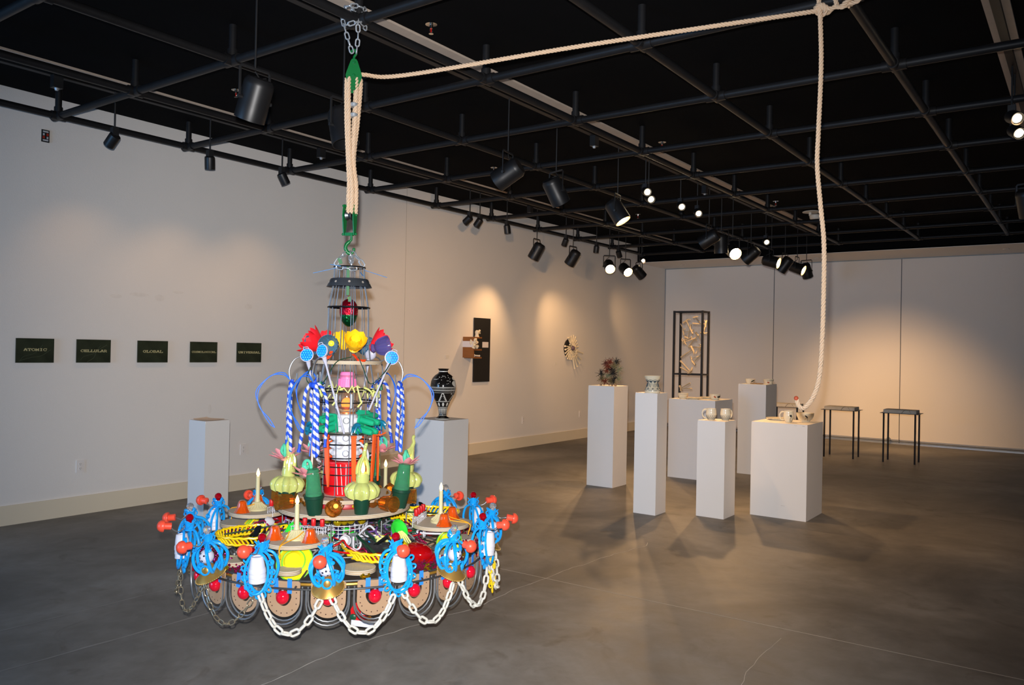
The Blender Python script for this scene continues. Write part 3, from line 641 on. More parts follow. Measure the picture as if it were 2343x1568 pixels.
# vase
t = tag(empty('black_vase', (1.93, 2.84, .885)), 'tall glossy black vase with white bands and ornament on a pedestal', 'vase')
VB = mat('vase_black', (.011, .009, .008), .12, coat=.5); VW = mat('vase_white', 'ddd6c9', .35)
prof = [(.073, 0), (.074, .008), (.066, .014), (.05, .022), (.04, .032), (.038, .04), (.041, .08), (.049, .116), (.073, .174), (.10, .225), (.118, .262), (.126, .30), (.1265, .335), (.12, .376), (.107, .407), (.083, .434), (.055, .452), (.044, .466), (.043, .476), (.049, .488), (.057, .499)]
MB().lathe(prof+[(.05, .499), (.038, .48), (.03, .46), (1e-5, .455)], 44).ob('body', VB, t)
s = Surf(prof); mb = MB()
for a, b in ((0.001, .007), (.033, .036), (.113, .119), (.172, .177), (.262, .265), (.281, .287), (.293, .296), (.307, .310), (.315, .320), (.467, .477)):
    MB().lathe([(s.r(a)+.0007, a), (s.r(b)+.0007, b)], 44, caps=False).ob('white_band', VW, t)
mb = MB()
for k in range(16):
    th = k*22.5; vs = []
    for j in range(7): z = .045+.062*j/6; w = 3+5.5*(j/6); vs += [s.pt(th-w, z), s.pt(th+w, z)]
    mb.add(vs, [(2*j, 2*j+1, 2*j+3, 2*j+2) for j in range(6)])
mb.ob('white_flutes', VW, t)
mb = MB()
for k in range(9): s.patch(mb, FA-4+k*40, .146, .011, .019)
mb.ob('white_leaves', VW, t)
mb = MB()
for k in (-1, 1):
    for q in range(9):
        u = q/8; s.patch(mb, FA-8+k*(3+24*u), .256-.07*u-.01*sin(u*3), .009, .0045, -45*k)
        if q % 2: s.patch(mb, FA-8+k*(3+18*u), .235-.06*u, .006, .003, 45*k)
s.stroke(mb, [(FA-34+k*3, .181) for k in range(18)], .0012)
s.stroke(mb, [(FA+44, .18), (FA+52, .21), (FA+60, .24)], .002); s.patch(mb, FA+40, .252, .006, .006)
mb.ob('white_vine', VW, t)
mb = MB()
for q in range(26): s.patch(mb, FA-40+RND.random()*70, .335+RND.random()*.10, .0035, .0035)
mb.ob('white_dots', VW, t)['kind'] = 'stuff'
mb = MB(); s.patch(mb, FA+62, .352, .052, .03, -8, 20); mb.ob('white_ship', VW, t); mb = MB(); s.patch(mb, FA+62, .402, .03, .017, 0, 16); mb.ob('white_tree', VW, t); mb = MB(); s.stroke(mb, [(FA-62+k*3, .395) for k in range(9)], .003); mb.ob('white_cloud', VW, t)

# spiky sculpture
t = tag(empty('spiky_sculpture', (2.51, 5.19, 1.18)), 'spiky coral-like cluster of rust, olive and black bursts on a tall pedestal', 'sculpture')
SPK = [mat('spike_black', '1b1d1f', .5), mat('spike_rust', '74301f', .6, var=.3, vscale=60), mat('spike_olive', '77704a', .6, var=.3, vscale=60), mat('spike_plum', '4a2328', .6), mat('spike_sage', '878a6c', .6)]
sr = random.Random(3)
BL = [(-.10,.0,.08,2),(-.03,-.05,.05,1),(.06,-.05,.06,2),(.11,.02,.08,4),(0,.06,.06,3),(-.09,-.05,.14,0),(.0,-.04,.12,4),(.08,-.06,.15,0),(.02,.02,.19,0),(-.06,.03,.17,1),(.10,.03,.19,4),(-.02,-.02,.23,1),(.06,.0,.24,2),(-.05,.01,.27,3),(.07,.02,.29,0),(.02,-.02,.29,1),(.10,-.08,.08,0)]
for (x, y, z, m) in BL:
    mb = MB(); mb.sph((0, 0, 0), .014, 8)
    for k in range(38):
        d = Vector((sr.gauss(0, 1), sr.gauss(0, 1), sr.gauss(0, 1))).normalized(); d.z = max(d.z, -(z-.006)/.076)
        mb.cyl((0, 0, 0), d*sr.uniform(.045, .075), .0036, .0012, 4)
    mb.ob('spike_burst', SPK[m], t, M=T(x, y, z))
mb = MB()
for k in range(16): mb.sph((sr.uniform(-.11, .12), sr.uniform(-.08, .07), .01), .01, 6)
mb.ob('clay_base', mat('clay_tan', 'a98a68', .7), t)

# ------------------------------------------------------------------ hammer frame
FXa, FXb, FYa, FYb, FH = 1.665, 2.175, 8.80, 9.08, 2.262
t = tag(empty('hammer_frame', ((FXa+FXb)/2, (FYa+FYb)/2, 0)), 'open black metal frame with pale hammers hanging inside, near the far corner', 'sculpture')
w, d = FXb-FXa, FYb-FYa; k = .03
for sx in (-1, 1):
    for sy in (-1, 1): MB().box((sx*(w-k)/2, sy*(d-k)/2, FH/2), (k, k, FH)).ob('upright', BLACKM, t, smooth=False)
for z in (.015, 1.245, FH-.015):
    for sy in (-1, 1): MB().box((0, sy*(d-k)/2, z), (w-2*k, k*.8, k*.8)).ob('crossbar', BLACKM, t, smooth=False)
    for sx in (-1, 1): MB().box((sx*(w-k)/2, 0, z), (k*.8, d-2*k, k*.8)).ob('crossbar', BLACKM, t, smooth=False)
HM = mat('pale_hammer', 'dfc59c', .6, var=.1, vscale=30)
mb = MB(); mb.tube([(0, 0, 0), (.15, 0, 0), (.6, 0, 0), (.95, 0, 0), (1, 0, 0)], [.032, .03, .038, .05, .045], 8)
mb.cyl((.02, 0, -.02), (.02, 0, .17), .055, n=10); mb.cyl((.02, 0, .13), (.02, 0, .19), .066, n=10)
mb.tube(bez([(.02, 0, 0), (.03, 0, -.12), (.12, 0, -.24)], 4), [.055]*4+[.045, .04, .035, .025, .015], 8); hme = mb.mesh('hammer', HM)
HP = [(620,340,420,330),(462,232,460,318),(580,480,632,280),(325,285,425,485),(290,430,245,335),(280,470,445,425),(350,550,400,345),(505,500,365,670),(310,540,490,580),(270,600,410,530),(300,610,470,545),(545,690,360,680),(550,650,465,780),(425,715,250,835),(400,860,570,800),(430,920,565,775),(390,1050,240,890),(390,1070,240,985),(240,1300,385,1220),(240,1300,415,1305)]
LINE = mat('fishing_line', 'd0d0d0', .2, alpha=.35)
for i, (ax, ay, bx, by) in enumerate(HP):
    # place on planes inside the frame, measured on the photograph
    def P(u, v, yy):
        X = 1520+u/6.533; Y = 690+v/6.533; dd = FW+RT*((X-1171.5)/FPX)-UP*((Y-784)/FPX); q = CAMP+dd*((yy-CAMP.y)/dd.y); return Vector((q.x-(FXa+FXb)/2, yy-(FYa+FYb)/2, q.z))
    yy = 8.86+.13*((i*7) % 10)/10; a = P(ax, ay, yy); b = P(bx, by, yy+(.05 if i % 3 else -.04)); L = (b-a).length
    if i == 1: L = .17; b = a+Vector((.02, .14, -.08))
    X = (b-a).normalized(); Yv = Vector((0, 1, 0)); Z = X.cross(Yv).normalized(); Yv = Z.cross(X)
    if i % 2: Z = -Z; Yv = -Yv
    M = Matrix((X, Yv, Z)).transposed().to_4x4() @ S(L, L*1.35, L*1.2); obj('hammer', hme, t, T(*a) @ M)
    c = (a+b)/2; MB().cyl(c, (c.x, c.y, FH-.03), .0007, n=4).ob('hanging_line', LINE, t)

# ------------------------------------------------------------------ slab tables by the back wall
DKS = mat('dark_steel', '26262a', .45, metal=.7); SLAB = mat('grey_slab', 'c2bcb2', .75, var=.12, vscale=14, bump=.3, bscale=30); CRK = mat('slab_crack', '3a3835', .8)
for i, (x0, lb) in enumerate(((2.895, 'left'), (3.752, 'middle'), (4.613, 'right'))):
    pos = {'left': 'thin-legged dark steel table mostly hidden behind the tall back pedestal', 'middle': 'thin-legged dark steel table, left of the two fully seen by the back wall', 'right': 'thin-legged dark steel table, rightmost by the back wall'}[lb]
    t = tag(empty('steel_table', (x0+.22, 10.08, 0)), pos, 'table', 'slab tables by the back wall')
    for sx in (-1, 1):
        for sy in (-1, 1): MB().cyl((sx*.216, sy*.172, 0), (sx*.216, sy*.172, .738), .0125, n=10).ob('leg', DKS, t)
    MB().box((0, 0, .741), (.53, .42, .006)).ob('top_plate', DKS, t, smooth=False)
    pos = {'left': 'grey cracked slab behind the hooked rope end', 'middle': 'grey cracked slab on the left fully seen steel table', 'right': 'grey cracked slab on the rightmost steel table'}[lb]
    t = tag(empty('stone_slab', (x0+.22, 10.08, .744)), pos, 'slab', 'grey slabs on steel tables')
    mb = MB(); mb.prism([(-.225, -.165), (.2, -.17), (.225, -.16), (.22, .16), (-.21, .165), (-.23, .15)], .048); mb.ob('slab', SLAB, t, smooth=False)
    mb = MB(); mb.tube([(.03, -.1695, .0), (.04, -.1695, .02), (.065, -.1695, .049), (.075, -.1, .0495)], .003, 5); mb.tube([(.13, -.1695, .048), (.155, -.1685, .012), (.16, -.1685, .001)], .002, 5); mb.ob('crack', CRK, t)
t = tag(empty('floor_bolt', (4.16, 12.70, 0)), 'small round metal stop at the foot of the back wall behind the right table', 'door stop')
MB().sph((0, 0, .085), .04, 14, (1, .5, 1)).ob('knob', STEEL, t); MB().box((0, .02, .03), (.03, .02, .06)).ob('bracket', STEEL, t)
# ------------------------------------------------------------------ hoist above the chandelier
CA = -43.0                                  # local x of the chandelier looks at the camera
EX, EY = pol(1, CA), pol(1, CA+90)
AXW = Vector((3*U, 0, 0))+EY*(-.022)
def CH(x, y, z): return AXW+EX*x+EY*y+Vector((0, 0, z))
def HM4(z): return T(AXW.x, AXW.y, z) @ Rz(CA)
LINKS = link_mesh('chain_link', .052, .030, .0042, STEEL)
GRN = mat('green_paint', '0b6430', .3, coat=.3, var=.1, vscale=20)
t = tag(empty('hoist_chain', (AXW.x, AXW.y, 3.3), CA), 'galvanised chain looped round the pipe crossing, holding the green pulley', 'chain')
for pts in ([(.02, -.012, 0), (.02, -.05, .12), (.01, -.072, .205), (-.02, -.045, .26)], [(.02, .012, 0), (.028, .02, .10), (.036, .018, .19), (.025, .045, .255)], [(.02, .02, .26), (.042, -.03, .235), (.042, .018, .19)]):
    chain(LINKS, bez(pts), .041, t)
ring = [pol(.062, a, .165+.012*sin(rad(a*2))) for a in range(-110, 120, 12)]; chain(LINKS, ring, .041, t, roll0=30)
ring = [pol(.062, a, .262) for a in range(-100, 110, 12)]; chain(LINKS, ring, .041, t, roll0=20)
t = tag(empty('pulley_block', (AXW.x, AXW.y, 3.05), CA), 'green diamond-shaped pulley block hanging under the ceiling chain', 'pulley')
dia = [(0, .03), (.018, .034), (.03, .06), (.044, .10), (.047, .115), (.042, .135), (.02, .20), (.012, .212), (-.012, .212), (-.02, .20), (-.042, .135), (-.047, .115), (-.044, .10), (-.03, .06), (-.018, .034)]
for x in (.028, -.034): MB().prism(dia, .006, T(x, 0, 0) @ Rz(90) @ Rx(90)).ob('cheek_plate', GRN, t, smooth=False)
MB().lathe([(.036, -.022), (.04, -.018), (.03, 0), (.04, .018), (.036, .022)], 20, T(0, 0, .115) @ Ry(90)).ob('sheave', mat('sheave_steel', '6d7276', .4, metal=1), t)
mb = MB()
for z in (.115, .19, .045): mb.lathe([(.009, 0), (.009, .010), (.005, .014)], 8, T(.033, 0, z) @ Ry(90))
mb.ob('bolt', GRN, t)
MB().tube(bez([(0, 0, .205), (0, 0, .235), (.005, .012, .255), (.005, 0, .275), (.005, -.018, .262), (.005, -.014, .25)]), .007, 8).ob('hook', GRN, t)
t = tag(empty('hook_block', (AXW.x, AXW.y, 2.12), CA), 'lower green pulley block with hook, carrying the chandelier chains', 'pulley')
pl = [(-.009, .118), (.009, .118), (.012, .13), (.022, .20), (.024, .235), (.018, .275), (.008, .30), (-.008, .30), (-.018, .275), (-.024, .235), (-.022, .20), (-.012, .13)]
X0 = T(0, -.006, 0) @ Rz(62)
for x in (.030, -.036): MB().prism(pl, .006, X0 @ T(x, 0, 0) @ Rz(90) @ Rx(90)).ob('cheek_plate', GRN, t, smooth=False)
mb = MB(); mb.M = X0
for z in (.125, .235, .292): mb.cyl((-.042, 0, z), (.042, 0, z), .006, n=8); mb.sph((.042, 0, z), .008, 8); mb.sph((-.042, 0, z), .008, 8)
mb.ob('bolt', GRN, t)
MB().lathe([(.028, -.02), (.032, -.016), (.022, 0), (.032, .016), (.028, .02)], 18, X0 @ T(0, 0, .235) @ Ry(90)).ob('sheave', mat('sheave_steel', '6d7276', .4, metal=1), t)
mb = MB(); mb.M = X0; mb.box((0, 0, .124), (.05, .018, .018)); mb.ob('crosshead', GRN, t, smooth=False)
MB().tube(bez([(0, .004, .125), (0, .006, .095), (0, -.006, .08), (0, -.022, .062), (0, -.026, .04), (0, -.014, .018), (0, .006, .012), (0, .02, .026), (0, .022, .045)], 6), [.007]*12+[.011]*24+[.008]*12+[.005], 10).ob('hook', GRN, t)

ROPEM = mat('manila_rope', 'c9ad90', .8, var=.12, vscale=90)
t = tag(empty('hoist_rope', (AXW.x, AXW.y, 2.3)), 'long pale twisted rope through the pulleys, across the ceiling, tied and hanging loose', 'rope')
O = Vector((AXW.x, AXW.y, 2.3))
def rope(name, pts, k=10, R=.0125, pitch=.062, step=.0062):
    mb = MB(); twist(mb, [p-O for p in bez(pts, k)], R, pitch, 3, 6, step); return mb.ob(name, ROPEM, t)
# falls between the blocks
for a, b, m in (((.012, -.040), (.012, -.014), (.018, -.026)), ((.03, -.026), (.028, .004), (.03, -.014)), ((.012, .040), (.02, .028), (.012, .012)), ((-.02, .012), (-.02, -.016), (-.01, .0)), ((.026, .018), (-.02, .018), (.026, .008))):
    rope('rope_fall', [CH(a[0], a[1], 3.155), CH(a[0], a[1]*1.02, 3.09), CH(m[0], (a[1]+m[1])*.55, 2.9), CH(m[0], m[1]*.9, 2.68), CH(b[0], b[1], 2.52), CH(b[0], b[1], 2.36)])
for z in (2.985, 2.925): MB().lathe([(.022, 0), (.026, .004), (.026, .02), (.022, .024)], 16, T(*(CH(.018, .004, z)-O)) @ S(1, 1, 1)).ob('rope_clamp', STEEL, t)
KN = Vector((5.958, 1.20, 3.455))
rope('rope_run', [CH(.0, .035, 3.185), CH(0, .3, 3.205), KN.lerp(CH(0, .04, 3.185), .5)-Vector((0, 0, .012)), KN])
tail = [(5.958,1.19,3.462),(5.966,1.2,3.162),(5.959,1.195,2.806),(5.956,1.193,2.616),(5.973,1.205,2.403),(5.991,1.218,2.19),(5.993,1.219,1.906),(5.99,1.217,1.67),(5.981,1.211,1.481),(5.958,1.194,1.374),(5.92,1.167,1.309),(5.895,1.149,1.313),(5.881,1.139,1.355)]
rope('rope_tail', [Vector(p) for p in tail])
kp = KN
rope('knot', [kp+Vector(p) for p in ((-.03,-.01,.0),(.0,-.03,.02),(.03,-.02,-.012),(.0,.02,-.02),(-.03,.0,.012),(.01,-.03,.02),(.05,-.02,-.01),(.085,-.01,.005),(.07,-.01,.06),(.06,.02,.095),(.05,.07,.07),(.03,.06,.02),(.02,0,0))], 8)
rope('knot', [kp+Vector(p) for p in ((.0,-.01,-.01),(-.005,-.02,.06),(-.005,.01,.1),(-.005,.06,.06),(.02,.05,.0),(.07,-.005,.0),(.12,-.02,-.015),(.15,-.01,.0),(.19,-.015,.0),(.22,-.02,.025))], 8)
rope('knot', [kp+Vector(p) for p in ((.10,-.01,-.012),(.135,-.03,.0),(.165,-.02,.03),(.19,.0,.07),(.2,.04,.085),(.17,.06,.04),(.13,.03,.0))], 8)
MB().sph(Vector(tail[-1])-O+Vector((0, 0, .002)), .0128, 10).ob('whipped_end', mat('red_whipping', 'a8482a', .6), t)

# ------------------------------------------------------------------ the chandelier
CHD = tag(empty('chandelier', (AXW.x, AXW.y, 0), CA), 'huge tiered chandelier assembled from bright household plastic, hanging just above the floor', 'chandelier')
PLYF = mat('ply_face', 'c4b9a6', .6, var=.12, vscale=6, stretch=(3, 22, 22)); PLYE = mat('ply_edge', 'a58d6c', .65, var=.25, vscale=40)
def ply(name, loc, r, th=.02, parent=CHD, n=44, d=(0, 0, 1), mbmats=None):
    h = th/5
    return MB().lathe([(1e-5, 0), (r-.001, 0), (r, .001), (r, h), (r, 2*h), (r, 3*h), (r, 4*h), (r, th-.001), (r-.001, th), (1e-5, th)], n, at(loc, d), [0, 0, 0, 1, 0, 1, 0, 0, 0]).ob(name, [PLYF, PLYE], parent)
WIRE = mat('cage_wire', '83868a', .38, metal=.55); WIRED = mat('dark_wire', '26282b', .4, metal=.8)
# wire cage
CP = [(.088, 2.055), (.093, 1.95), (.118, 1.81), (.122, 1.62), (.135, 1.5), (.166, 1.33), (.167, 1.27), (.163, 1.1), (.16, 1.03), (.158, .93), (.164, .73)]
for k in range(12):
    a = 10+30*k; MB().tube([pol(r, a+(3 if k % 3 == 0 else 0), z) for r, z in CP], .0029, 6).ob('cage_rod', WIRE, CHD)
    if k % 3 == 0: MB().tube([pol(r-.006, a-3, z) for r, z in CP], .0029, 6).ob('cage_rod', WIRE, CHD)
def ring(name, r, z, w, m, n=40, parent=CHD): return MB().tube([pol(r, 360*k/n, z) for k in range(n)], w, 7, True).ob(name, m, parent)
for r, z, w in ((.09, 2.05, .004), (.119, 1.815, .0052), (.169, 1.333, .0042), (.169, 1.268, .0036), (.182, 1.092, .0036), (.164, 1.032, .0036), (.161, .955, .003), (.16, .905, .003), (.162, .86, .003), (.164, .80, .003), (.167, .735, .0036)): ring('cage_ring', r, z, w, WIRED)
col_ = MB().lathe([(.104, 1.982), (.108, 1.980), (.127, 1.942), (.131, 1.934), (.125, 1.936), (.104, 1.976)], 40, caps=False).ob('metal_collar', mat('collar_grey', '4b5057', .35, metal=.5), CHD)
mb = MB()
for a in range(-80, 280, 40): mb.lathe([(.007, 0), (.007, .0015)], 10, at(pol(.118, a, 1.96), pol(.9, a, .45)))
mb.ob('collar_hole', mat('hole_light', '9b948c', .6), col_)
ZIP = mat('blue_zip_tie', '1d8fe6', .4)
for p, q in (((.06, -.07, 2.04), (.05, -.205, 2.005)), ((.02, .085, 2.035), (.05, .215, 1.995)), ((.07, -.02, 2.045), (.09, -.11, 2.055)), ((-.05, .06, 2.03), (.03, .08, 2.0))):
    MB().tube([p, q], .0028, 6, flat=.5).ob('zip_tie', ZIP, CHD)
for pts in ([(.0, -.02, 2.135), (.05, -.055, 2.10), (.06, -.082, 2.055)], [(.0, .01, 2.14), (.04, .05, 2.10), (.05, .085, 2.05)], [(0, 0, 2.14), (.05, .005, 2.1), (.085, .01, 2.05)], [(0, 0, 2.14), (-.04, .01, 2.1), (-.08, .0, 2.05)], [(.06, -.075, 2.045), (.088, .0, 2.035), (.06, .075, 2.045)]):
    t = empty('sling_chain', parent=CHD); chain(LINKS, bez(pts, 5), .041, t)
STRAP = mat('green_strap', '0a5f30', .55)
mb = MB(); mb.box((.05, -.008, 1.97), (.003, .017, .17)); mb.box((.052, .004, 1.862), (.003, .018, .03)); mb.box((0, 0, 0), (.003, .02, .035), T(.06, -.055, 2.08) @ Rx(20)); mb.ob('green_strap', STRAP, CHD, smooth=False)
# egg ornament
EGR, EGG = mat('foil_red', 'b3122a', .2, metal=.85, bump=.6, bscale=90), mat('foil_green', '0c5c30', .2, metal=.85, bump=.6, bscale=90)
prof = []
for i in range(19):
    q = pi*i/18; z = -cos(q); prof.append((max(1e-5, .0535*sin(q)*(1+.12*z)), 1.785+.082*z))
e = MB().lathe(prof, 28, None, [1]*8+[0]*10).ob('egg_ornament', [EGR, EGG], CHD)
MB().lathe([(.012, 1.862), (.012, 1.875), (.005, 1.88)], 12).ob('cap', mat('gold_metal', 'c79a3a', .25, metal=1), e)
# upper ply disc
ply('ply_disc', (0, 0, 1.487), .199, .020)
# lotus flowers and glass cups
def petal_mesh(name, L, W, cup, m):
    def fn(u, v):
        w = W*max(0, sin(pi*(.10+.90*v)))**.6 if v < 1 else .0008
        x = (u-.5)*2*w; return (x, L*v, cup*(v*v)+.35*x*x/W)
    return MB().grid(fn, 6, 8).mesh(name, m)
def flower(name, M, m, n, L, W, open_, rows=2, glow=None):
    f = empty(name, parent=CHD, M=M); pm_ = petal_mesh('petal', L, W, L*.28, m)
    for rw in range(rows):
        for k in range(n):
            o = open_-18*rw; obj('petal', pm_, f, Rz(360*k/n+(180/n if rw else 0)) @ T(0, .012, 0) @ Rx(90-o) @ S(1, 1-.1*rw, 1))
    MB().lathe([(1e-5, -.014), (.02, -.012), (.028, 0), (.012, .012), (1e-5, .014)], 14).ob('calyx', m, f)
    if glow: MB().sph((0, 0, .03), .02, 12).ob('bulb', glow, f)
    return f
PRED = mat('petal_red', 'f0202c', .45, sss=.2); PYEL = mat('petal_yellow_glow', 'f6c21c', .45, sss=.3, emit=.10, emcol='ffb400')  # yellow petals emit faintly, standing in for bulb light shining through
GLOWY = mat('warm_bulb', 'fff2c0', .4, emit=6, emcol='ffd050'); GLOWA = mat('amber_bulb', 'ffcf40', .4, emit=3.0, emcol='ffb000')
flower('lotus_flower', at(pol(.15, -95, 1.575), Vector((.25, -.85, .55))), PRED, 9, .132, .034, 52)
flower('lotus_flower', at(pol(.155, 12, 1.575), Vector((.75, .12, .62))), PYEL, 8, .108, .038, 44, 2, GLOWY)
flower('lotus_flower', at(pol(.15, 112, 1.58), Vector((-.2, .85, .6))), PRED, 9, .125, .034, 48)
flower('lotus_flower', at(pol(.15, 190, 1.59), Vector((-.8, -.3, .6))), PYEL, 8, .095, .034, 44)
flower('lotus_flower', at(pol(.15, 230, 1.60), Vector((-.6, -.3, .8))), PRED, 8, .08, .03, 40)
BLG = mat('blue_glass', '86bfe4', .05, trans=.82, ior=1.18); PUG = mat('purple_glass', 'a49cec', .05, trans=.82, ior=1.18)
def glass_cup(M, m, glow=None):
    f = empty('glass_cup', parent=CHD, M=M)
    prof = [(.018, -.03), (.026, -.022), (.02, -.008), (.032, 0), (.046, .02), (.054, .05), (.058, .075), (.055, .075), (.05, .05), (.042, .024), (.03, .006), (1e-5, .004)]
    mb = MB(); mb.lathe(prof, 28)
    for k in range(18): a = 20*k; mb.tube([pol(.033, a, .002), pol(.047, a, .02), pol(.0555, a, .05), pol(.0585, a, .068)], .0028, 5)
    mb.ob('cup', m, f)
    if glow: MB().sph((.012, .012, .05), .016, 12).ob('bulb', glow, f)
    return f
glass_cup(at(pol(.165, -32, 1.585), Vector((.85, -.28, .12))), BLG, GLOWA)
glass_cup(at(pol(.17, 72, 1.585), Vector((.25, .9, .18))), PUG)
glass_cup(at(pol(.165, 150, 1.585), Vector((-.85, .5, .1))), BLG); glass_cup(at(pol(.165, 262, 1.585), Vector((-.3, -.9, .1))), BLG)
RIB = mat('orange_ribbon', 'e4431a', .5)
for p in ([(.17, -.09, 1.56), (.185, -.10, 1.53), (.17, -.13, 1.515)], [(.16, .03, 1.545), (.18, .045, 1.53), (.17, .06, 1.512), (.185, .10, 1.51)]): MB().tube(bez(p, 5), .011, 6, flat=.18).ob('ribbon', RIB, CHD)
# blue LED paddles
LEDM = mat('led_blue', '0838c8', .3, emit=1.6, emcol='0a6cff'); LEDW = mat('led_dot', '1058d0', .3, emit=1.6, emcol='30b8ff'); PW = mat('paddle_white', 'b8b8c8', .35)
def paddle(head, foot, face, R=.035):
    f = empty('led_paddle', parent=CHD, M=T(*head)); face = Vector(face).normalized(); X = frame_to(face); dn = (Vector(foot)-Vector(head))
    MB().lathe([(R*.5, -.02), (R*.95, -.012), (R*1.1, .0), (R*1.1, .006), (R*.98, .007)], 24, X).ob('housing', PW, f)
    MB().lathe([(R*.98, .0074), (1e-5, .0088)], 24, X).ob('lens', LEDM, f)
    mb = MB()
    for i in range(-2, 3):
        for j in range(-2, 3):
            x, y = i*R*.38+(j % 2)*R*.19, j*R*.36
            if x*x+y*y < (R*.85)**2: mb.lathe([(R*.12, 0), (1e-5, .002)], 7, X @ T(x, y, .0082))
    mb.ob('diode', LEDW, f)
    u = dn.normalized(); MB().tube([u*R*.95, u*(R+.02), u*(R+.05), dn], [.014, .011, .0058, .0058], 8).ob('handle', PW, f)
    mb = MB(); up = -u; s_ = up.cross(face).normalized(); mb.tube([up*R*1.05+s_*.016, up*R*1.35+s_*.012, up*R*1.35-s_*.012, up*R*1.05-s_*.016], .0025, 6); mb.ob('hanging_loop', PW, f)
paddle((.11, -.225, 1.534), (.08, -.20, 1.39), (.9, -.25, .2)); paddle((.215, -.137, 1.56), (.20, -.01, 1.10), (.75, -.62, .12)); paddle((.13, .247, 1.528), (.17, .125, 1.23), (.95, .1, .05), .037)
paddle((-.15, .13, 1.545), (-.17, .08, 1.2), (-.8, .5, .1))
# pink cup, jar, white tower, bucket
PINK = mat('pink_plastic', 'f07fb4', .4, sss=.2)
mb = MB(); mb.lathe([(.0535, 1.352), (.047, 1.40), (.044, 1.402), (.042, 1.43), (.036, 1.44), (1e-5, 1.441)], 28)
for k in range(24): mb.tube([pol(.0535, 15*k, 1.354), pol(.0475, 15*k, 1.399)], .0018, 4)
mb.ob('pink_cup', PINK, CHD)
MB().lathe([(.044, 1.408), (.105, 1.412), (.108, 1.42), (.1, 1.424), (.044, 1.418)], 34, caps=False).ob('clear_collar', mat('clear_rose', 'e0c0bc', .12, trans=.9, ior=1.1, alpha=.45), CHD)
MB().lathe([(.04, 1.205), (.062, 1.21), (.072, 1.235), (.074, 1.30), (.066, 1.34), (.054, 1.352), (.050, 1.352), (.062, 1.335), (.069, 1.30), (.067, 1.24), (1e-5, 1.22)], 30).ob('glass_jar', mat('clear_glass', 'f4e6d4', .03, trans=.95, ior=1.35), CHD)
MB().sph((0, 0, 1.255), .032, 16, (1, 1, 1.1)).ob('amber_light', mat('amber_globe', 'ff9a3c', .3, emit=2.2, emcol='ff8a2a'), CHD)
MB().lathe([(.03, 1.194), (.05, 1.196), (.05, 1.206), (.03, 1.21)], 22).ob('jar_base', mat('copper_ring', 'c47a4c', .35, metal=.5), CHD)
WHT = mat('glossy_white', 'ccced6', .25)
tw = MB().lathe([(.08, .932), (.078, .936), (.07, 1.06), (.064, 1.19), (.055, 1.196), (1e-5, 1.197)], 28).ob('white_tower', WHT, CHD)
for j, z in enumerate((.972, 1.015, 1.06, 1.11, 1.16)):
    for k in range(7):
        a = k*360/7+(25 if j % 2 else 0); MB().lathe([(.021, -.008), (.020, .006), (.015, .016), (.014, .02), (1e-5, .021)], 14, at(pol(.077-.012*(z-.93)/.26, a, z), pol(1, a, .12))).ob('knob', WHT, tw)
BRED = mat('bucket_red', 'd4131c', .25, coat=.3)
bk = MB().lathe([(.118, .735), (.121, .74), (.131, .915), (.136, .918), (.136, .928), (.13, .93), (.126, .915), (1e-5, .90)], 36).ob('red_bucket', BRED, CHD)
for a, b in ((-12, -6), (2, 2), (-22, -19), (18, 17)): MB().tube([pol(.1335, a, .925), pol(.124, b, .745)], .0022, 5).ob('white_stick', WHT, bk)
ply('ply_disc', (0, 0, 1.087), .179, .008)
# green clip trays
GPL = mat('jade_plastic', '17a274', .35)
def tray(M):
    f = empty('green_tube_tray', parent=CHD, M=M); MB().prism([(-.052, -.048), (-.046, -.054), (.046, -.054), (.052, -.048), (.052, .048), (.046, .054), (-.046, .054), (-.052, .048)], .012).ob('plate', GPL, f, smooth=False)
    for x in (-.027, .027):
        for y in (-.027, .027): MB().lathe([(.019, 0), (.018, .07), (.013, .085), (.010, .086), (1e-5, .086)], 16, T(x, y, .012)).ob('tube', GPL, f)
tray(at((.115, -.085, 1.155), Vector((.72, -.66, -.12)))); tray(at((.135, .085, 1.15), Vector((.55, .82, -.2)))); tray(at((-.1, .09, 1.155), Vector((-.7, .7, -.1))))
TEAL = mat('teal_plastic', '0e6f8f', .3)
def critter(M, m=TEAL, k=1.0):
    mb = MB(); mb.tube(bez([(-.045*k, 0, 0), (-.015*k, 0, .012*k), (.02*k, 0, .012*k), (.045*k, 0, -.006*k)], 5), [.006*k, .009*k, .012*k, .014*k, .015*k, .015*k, .015*k, .014*k, .013*k, .012*k, .012*k, .012*k, .011*k, .010*k, .009*k, .006*k], 8)
    for x in (-.018*k, .02*k):
        for y in (-.012*k, .012*k): mb.tube([(x, y*.6, 0), (x+.004*k, y*1.5, -.016*k), (x+.01*k, y*1.8, -.03*k)], [.007*k, .006*k, .004*k], 6)
    return mb.ob('toy_animal', m, CHD, M=M)
critter(at((.195, .055, 1.13), (0, 0, 1)) @ Rz(-60) @ Ry(25)); critter(T(.11, .185, 1.145) @ Rz(60)); critter(T(.10, -.21, 1.12) @ Rz(20) @ Ry(-60))
YG = mat('pale_lime', 'd9dd84', .4)
ygr = random.Random(5)
for k in range(16):
    a = k*22.5; z = 1.33+.02*sin(k*3.1); pts = [pol(.178, a-13, z+ygr.uniform(-.015, .03)), pol(.182, a-5, z+ygr.uniform(-.02, .04)), pol(.185, a+2, z+ygr.uniform(-.05, .01)), pol(.18, a+9, z+ygr.uniform(-.03, .04)), pol(.176, a+14, z)]
    MB().tube(pts, .0055, 6).ob('lime_figure', YG, CHD)
    if k % 2: MB().tube([pol(.18, a, z-.02), pol(.185, a+4, z-.06), pol(.18, a-3, z-.085)], .0055, 6).ob('lime_figure', YG, CHD)
